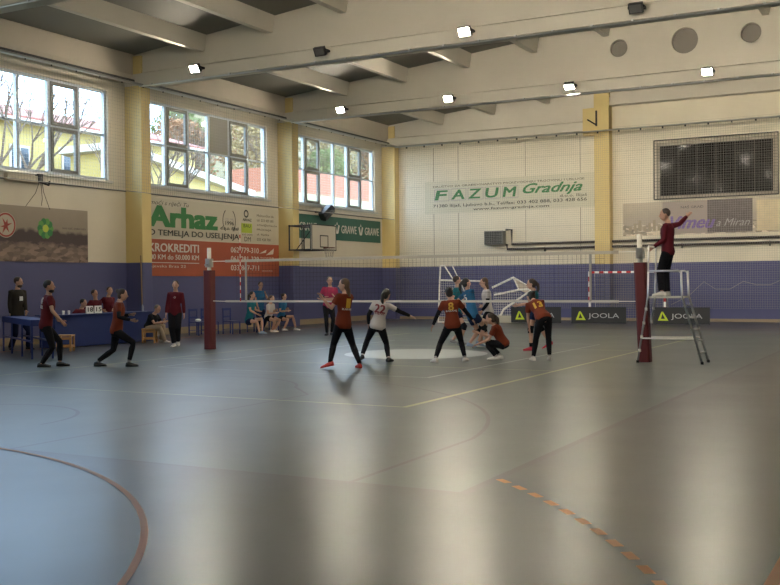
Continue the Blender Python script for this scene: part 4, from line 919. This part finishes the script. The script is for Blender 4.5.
jr=mat('jersey_rust',(.15,.030,.014),.7,noise=.12,nscale=6); jw=mat('jersey_white',(.46,.43,.42),.7); jt=mat('jersey_teal',(.015,.13,.17),.7,noise=.1,nscale=6); jb=mat('jersey_blue',(.02,.095,.20),.7,noise=.1,nscale=6)
mar=mat('maroon_cloth',(.085,.010,.017),.7,noise=.12,nscale=6); mar2=mat('dark_red_tee',(.09,.011,.015),.75); blk=mat('black_cloth',(.010,.010,.013),.8); nvy=mat('navy_cloth',(.012,.018,.05),.8); oliv=mat('olive_jacket',(.030,.027,.022),.8); khk=mat('khaki_cloth',(.32,.25,.18),.8); gryd=mat('dark_grey_shorts',(.035,.033,.035),.8)
rsh=mat('red_shoe',(.50,.03,.02),.5); wsh=mat('white_shoe',(.62,.60,.56),.5); bsh=mat('black_shoe',(.014,.014,.014),.5); gsh=mat('grey_shoe',(.20,.20,.20),.5); psh=mat('pink_shoe',(.55,.03,.06),.5); bwsh=mat('blue_white_shoe',(.25,.32,.45),.5)
ny=mat('number_yellow',(.55,.33,.03),.6); nr=mat('number_maroon',(.18,.02,.03),.6); nw=mat('number_white',(.50,.46,.44),.6); pink=mat('pink_cloth',(.30,.03,.08),.7)
person('jacket','bearded man in a dark olive jacket with a white badge, standing at the window wall',125,look=95,H=1.84,hair=('short',HDB),shirt=oliv,sleeve='long',trousers=nvy,legs='loose',shoe=bsh,extra=('beard',),number=[('I',.10,.07,.66,1,mat('badge_white',(.7,.7,.72),.5))],foot=(120,150))
person('coach','bearded man in a dark red tee with white back lettering, walking right',65,look=80,H=1.76,skin=1,hair=('short',HB),shirt=mar2,trousers=blk,shoe=bsh,extra=('beard',),number=[('14',.13,.20,.80,-1,nw),('TRENER',.07,.22,.60,-1,nw)],foot=(75,80),kneehint=((.6,.4,.1),(.7,.2,.1)))
person('walker','player in a rust jersey with a black armband striding right before the blue table',80,look=85,H=1.66,fem=True,hair=('bun',HDB),shirt=jr,trousers=blk,shoe=bsh,sock=jw,arm=(blk,(0,1)),foot=(85,85),kneehint=((.7,.2,.1),(.7,.2,.1)))
person('scorer','dark-haired official in maroon leaning on the left end of the blue table',118,look=110,H=1.66,skin=0,hair=('short',HB),shirt=mar,sleeve='long',trousers=blk,shoe=bsh)
person('scorer2','seated official in dark red behind the white flip cards',118,look=120,H=1.70,skin=1,hair=('short',HDB),shirt=mar,sleeve='long',trousers=blk,shoe=bsh)
person('scorer3','official in dark red at the right end of the blue table behind the striding player',118,look=150,H=1.72,hair=('short',HDB),shirt=mar,sleeve='long',trousers=blk,shoe=bsh)
person('stool_man','short-haired person in black shirt and khaki trousers hunched on a stool',112,look=125,H=1.68,skin=1,hair=('short',HG),shirt=blk,trousers=khk,legs='loose',shoe=wsh,kneehint=((.8,0,.5),(.8,-.2,.5)))
_,r=person('maroon','woman in a maroon zip jacket and black trousers standing with arms at her sides',178,H=1.73,fem=True,hair=('bun',HDB),shirt=mar,sleeve='long',trousers=blk,legs='loose',shoe=wsh,number=[('O',.05,.05,.74,1,nw)],foot=(165,190))
person('b1','bench player in teal sitting leftmost with bare knees',115,H=1.70,fem=True,hair=('pony',HB),shirt=jt,trousers=nvy,legs='shorts',shoe=bwsh)
person('b2','coach in blue standing behind the bench players',150,H=1.74,hair=('short',HDB),shirt=jb,trousers=nvy,shoe=bsh,skin=1)
person('b3','bench player in a white shirt sitting in the middle',120,H=1.68,fem=True,hair=('pony',HBR),shirt=jw,trousers=blk,legs='shorts',shoe=wsh)
person('b4','bench player in blue sitting rightmost with legs stretched out',118,H=1.70,fem=True,hair=('bun',HDB),shirt=jb,trousers=blk,legs='shorts',shoe=wsh)
person('pink','official in a pink top and black trousers standing behind the net',165,look=170,H=1.84,hair=('short',HBR),shirt=pink,sleeve='short',arm=(blk,(0,1)),trousers=blk,shoe=bsh,foot=(150,190))
person('p1','long-haired player in rust jersey number 1 with red shoes',318,look=278,H=1.74,fem=True,hair=('long',HBR),shirt=jr,trousers=blk,shoe=rsh,number=[('1',.17,.07,.70,-1,ny),('KAKANJ',.05,.22,.50,-1,nw)],foot=(285,340),sock=blk,kneehint=((-.15,1,.0),(-.1,1,.0)),elbow=((-.2,0,-1),(.3,.1,-1)))
person('p22','player in white jersey number 22 with a black ponytail, right arm out',12,look=35,H=1.66,fem=True,hair=('pony',HB),shirt=jw,trousers=blk,shoe=bsh,arm=(blk,(0,1)),number=[('22',.17,.22,.72,-1,nr),('ILIJAS',.05,.2,.52,-1,nr)],foot=(340,30),sock=jw,kneehint=((-.08,1,.0),(.12,1,.0)))
person('p8','player in rust jersey number 8 with long black sleeves, standing wide with back turned',5,look=350,H=1.66,fem=True,hair=('bun',HB),shirt=jr,trousers=blk,shoe=wsh,arm=(blk,(0,1)),number=[('8',.16,.10,.74,-1,ny),('KAKANJ',.045,.22,.56,-1,nw)],foot=(335,25),sock=jw,kneehint=((-.1,1,0),(.1,1,0)))
person('squat','player in rust jersey squatting low with arms stretched forward to the left',282,look=280,H=1.66,fem=True,hair=('pony',HDB),shirt=jr,trousers=blk,shoe=wsh,sock=jw,foot=(285,285),kneehint=((-1,0,.35),(-1,.2,.35)),elbow=((0,0,-1),(0,.1,-1)))
person('bent','player in rust jersey bent forward with hands on knees and back turned',350,look=330,H=1.68,fem=True,hair=('bun',HB),shirt=jr,trousers=blk,shoe=wsh,sock=jw,foot=(350,5),kneehint=((-.1,1,.1),(.1,1,.1)),number=[('13',.15,.18,.6,-1,ny)])
person('netblue','dark-haired player in teal beyond the net wearing pink shoes, facing left',285,look=275,H=1.74,fem=True,hair=('pony',HDB),shirt=jt,trousers=nvy,legs='shorts',shoe=psh,knee=blk,sock=blk,foot=(275,300))
person('teal','player in teal beyond the net, leftmost of the standing group of three',110,look=80,H=1.76,fem=True,hair=('short',HDB),shirt=jt,trousers=nvy,legs='shorts',shoe=gsh,knee=blk)
person('navy','player in blue with a black ponytail, middle of the three beyond the net',60,look=70,H=1.76,fem=True,hair=('pony',HB),shirt=jb,trousers=nvy,legs='shorts',shoe=bwsh,knee=blk,foot=(70,70),number=[('5',.15,.10,.7,-1,nw)])
person('whitelong','player in white with long loose brown hair beyond the net',262,look=268,H=1.74,fem=True,hair=('long',HBR),shirt=jw,trousers=blk,legs='shorts',shoe=wsh,knee=blk,arm=(blk,(0,1)),foot=(262,262))
person('referee','umpire in a maroon jersey standing on the ladder stand with one arm raised right',300,look=275,H=1.74,skin=1,hair=('short',HDB),shirt=mar,sleeve='long',trousers=blk,legs='loose',shoe=wsh,foot=(270,290),elbow=((0,0,-1),(.3,.6,-.8)),kneehint=((-.3,1,0),(-.1,1,0)))

for m_ in bpy.data.materials:
    if any(w_ in m_.name for w_ in ('cloth','jersey','tee','jacket','shorts')) and m_.node_tree and 'Principled BSDF' in m_.node_tree.nodes: m_.node_tree.nodes['Principled BSDF'].inputs['Specular IOR Level'].default_value=.12
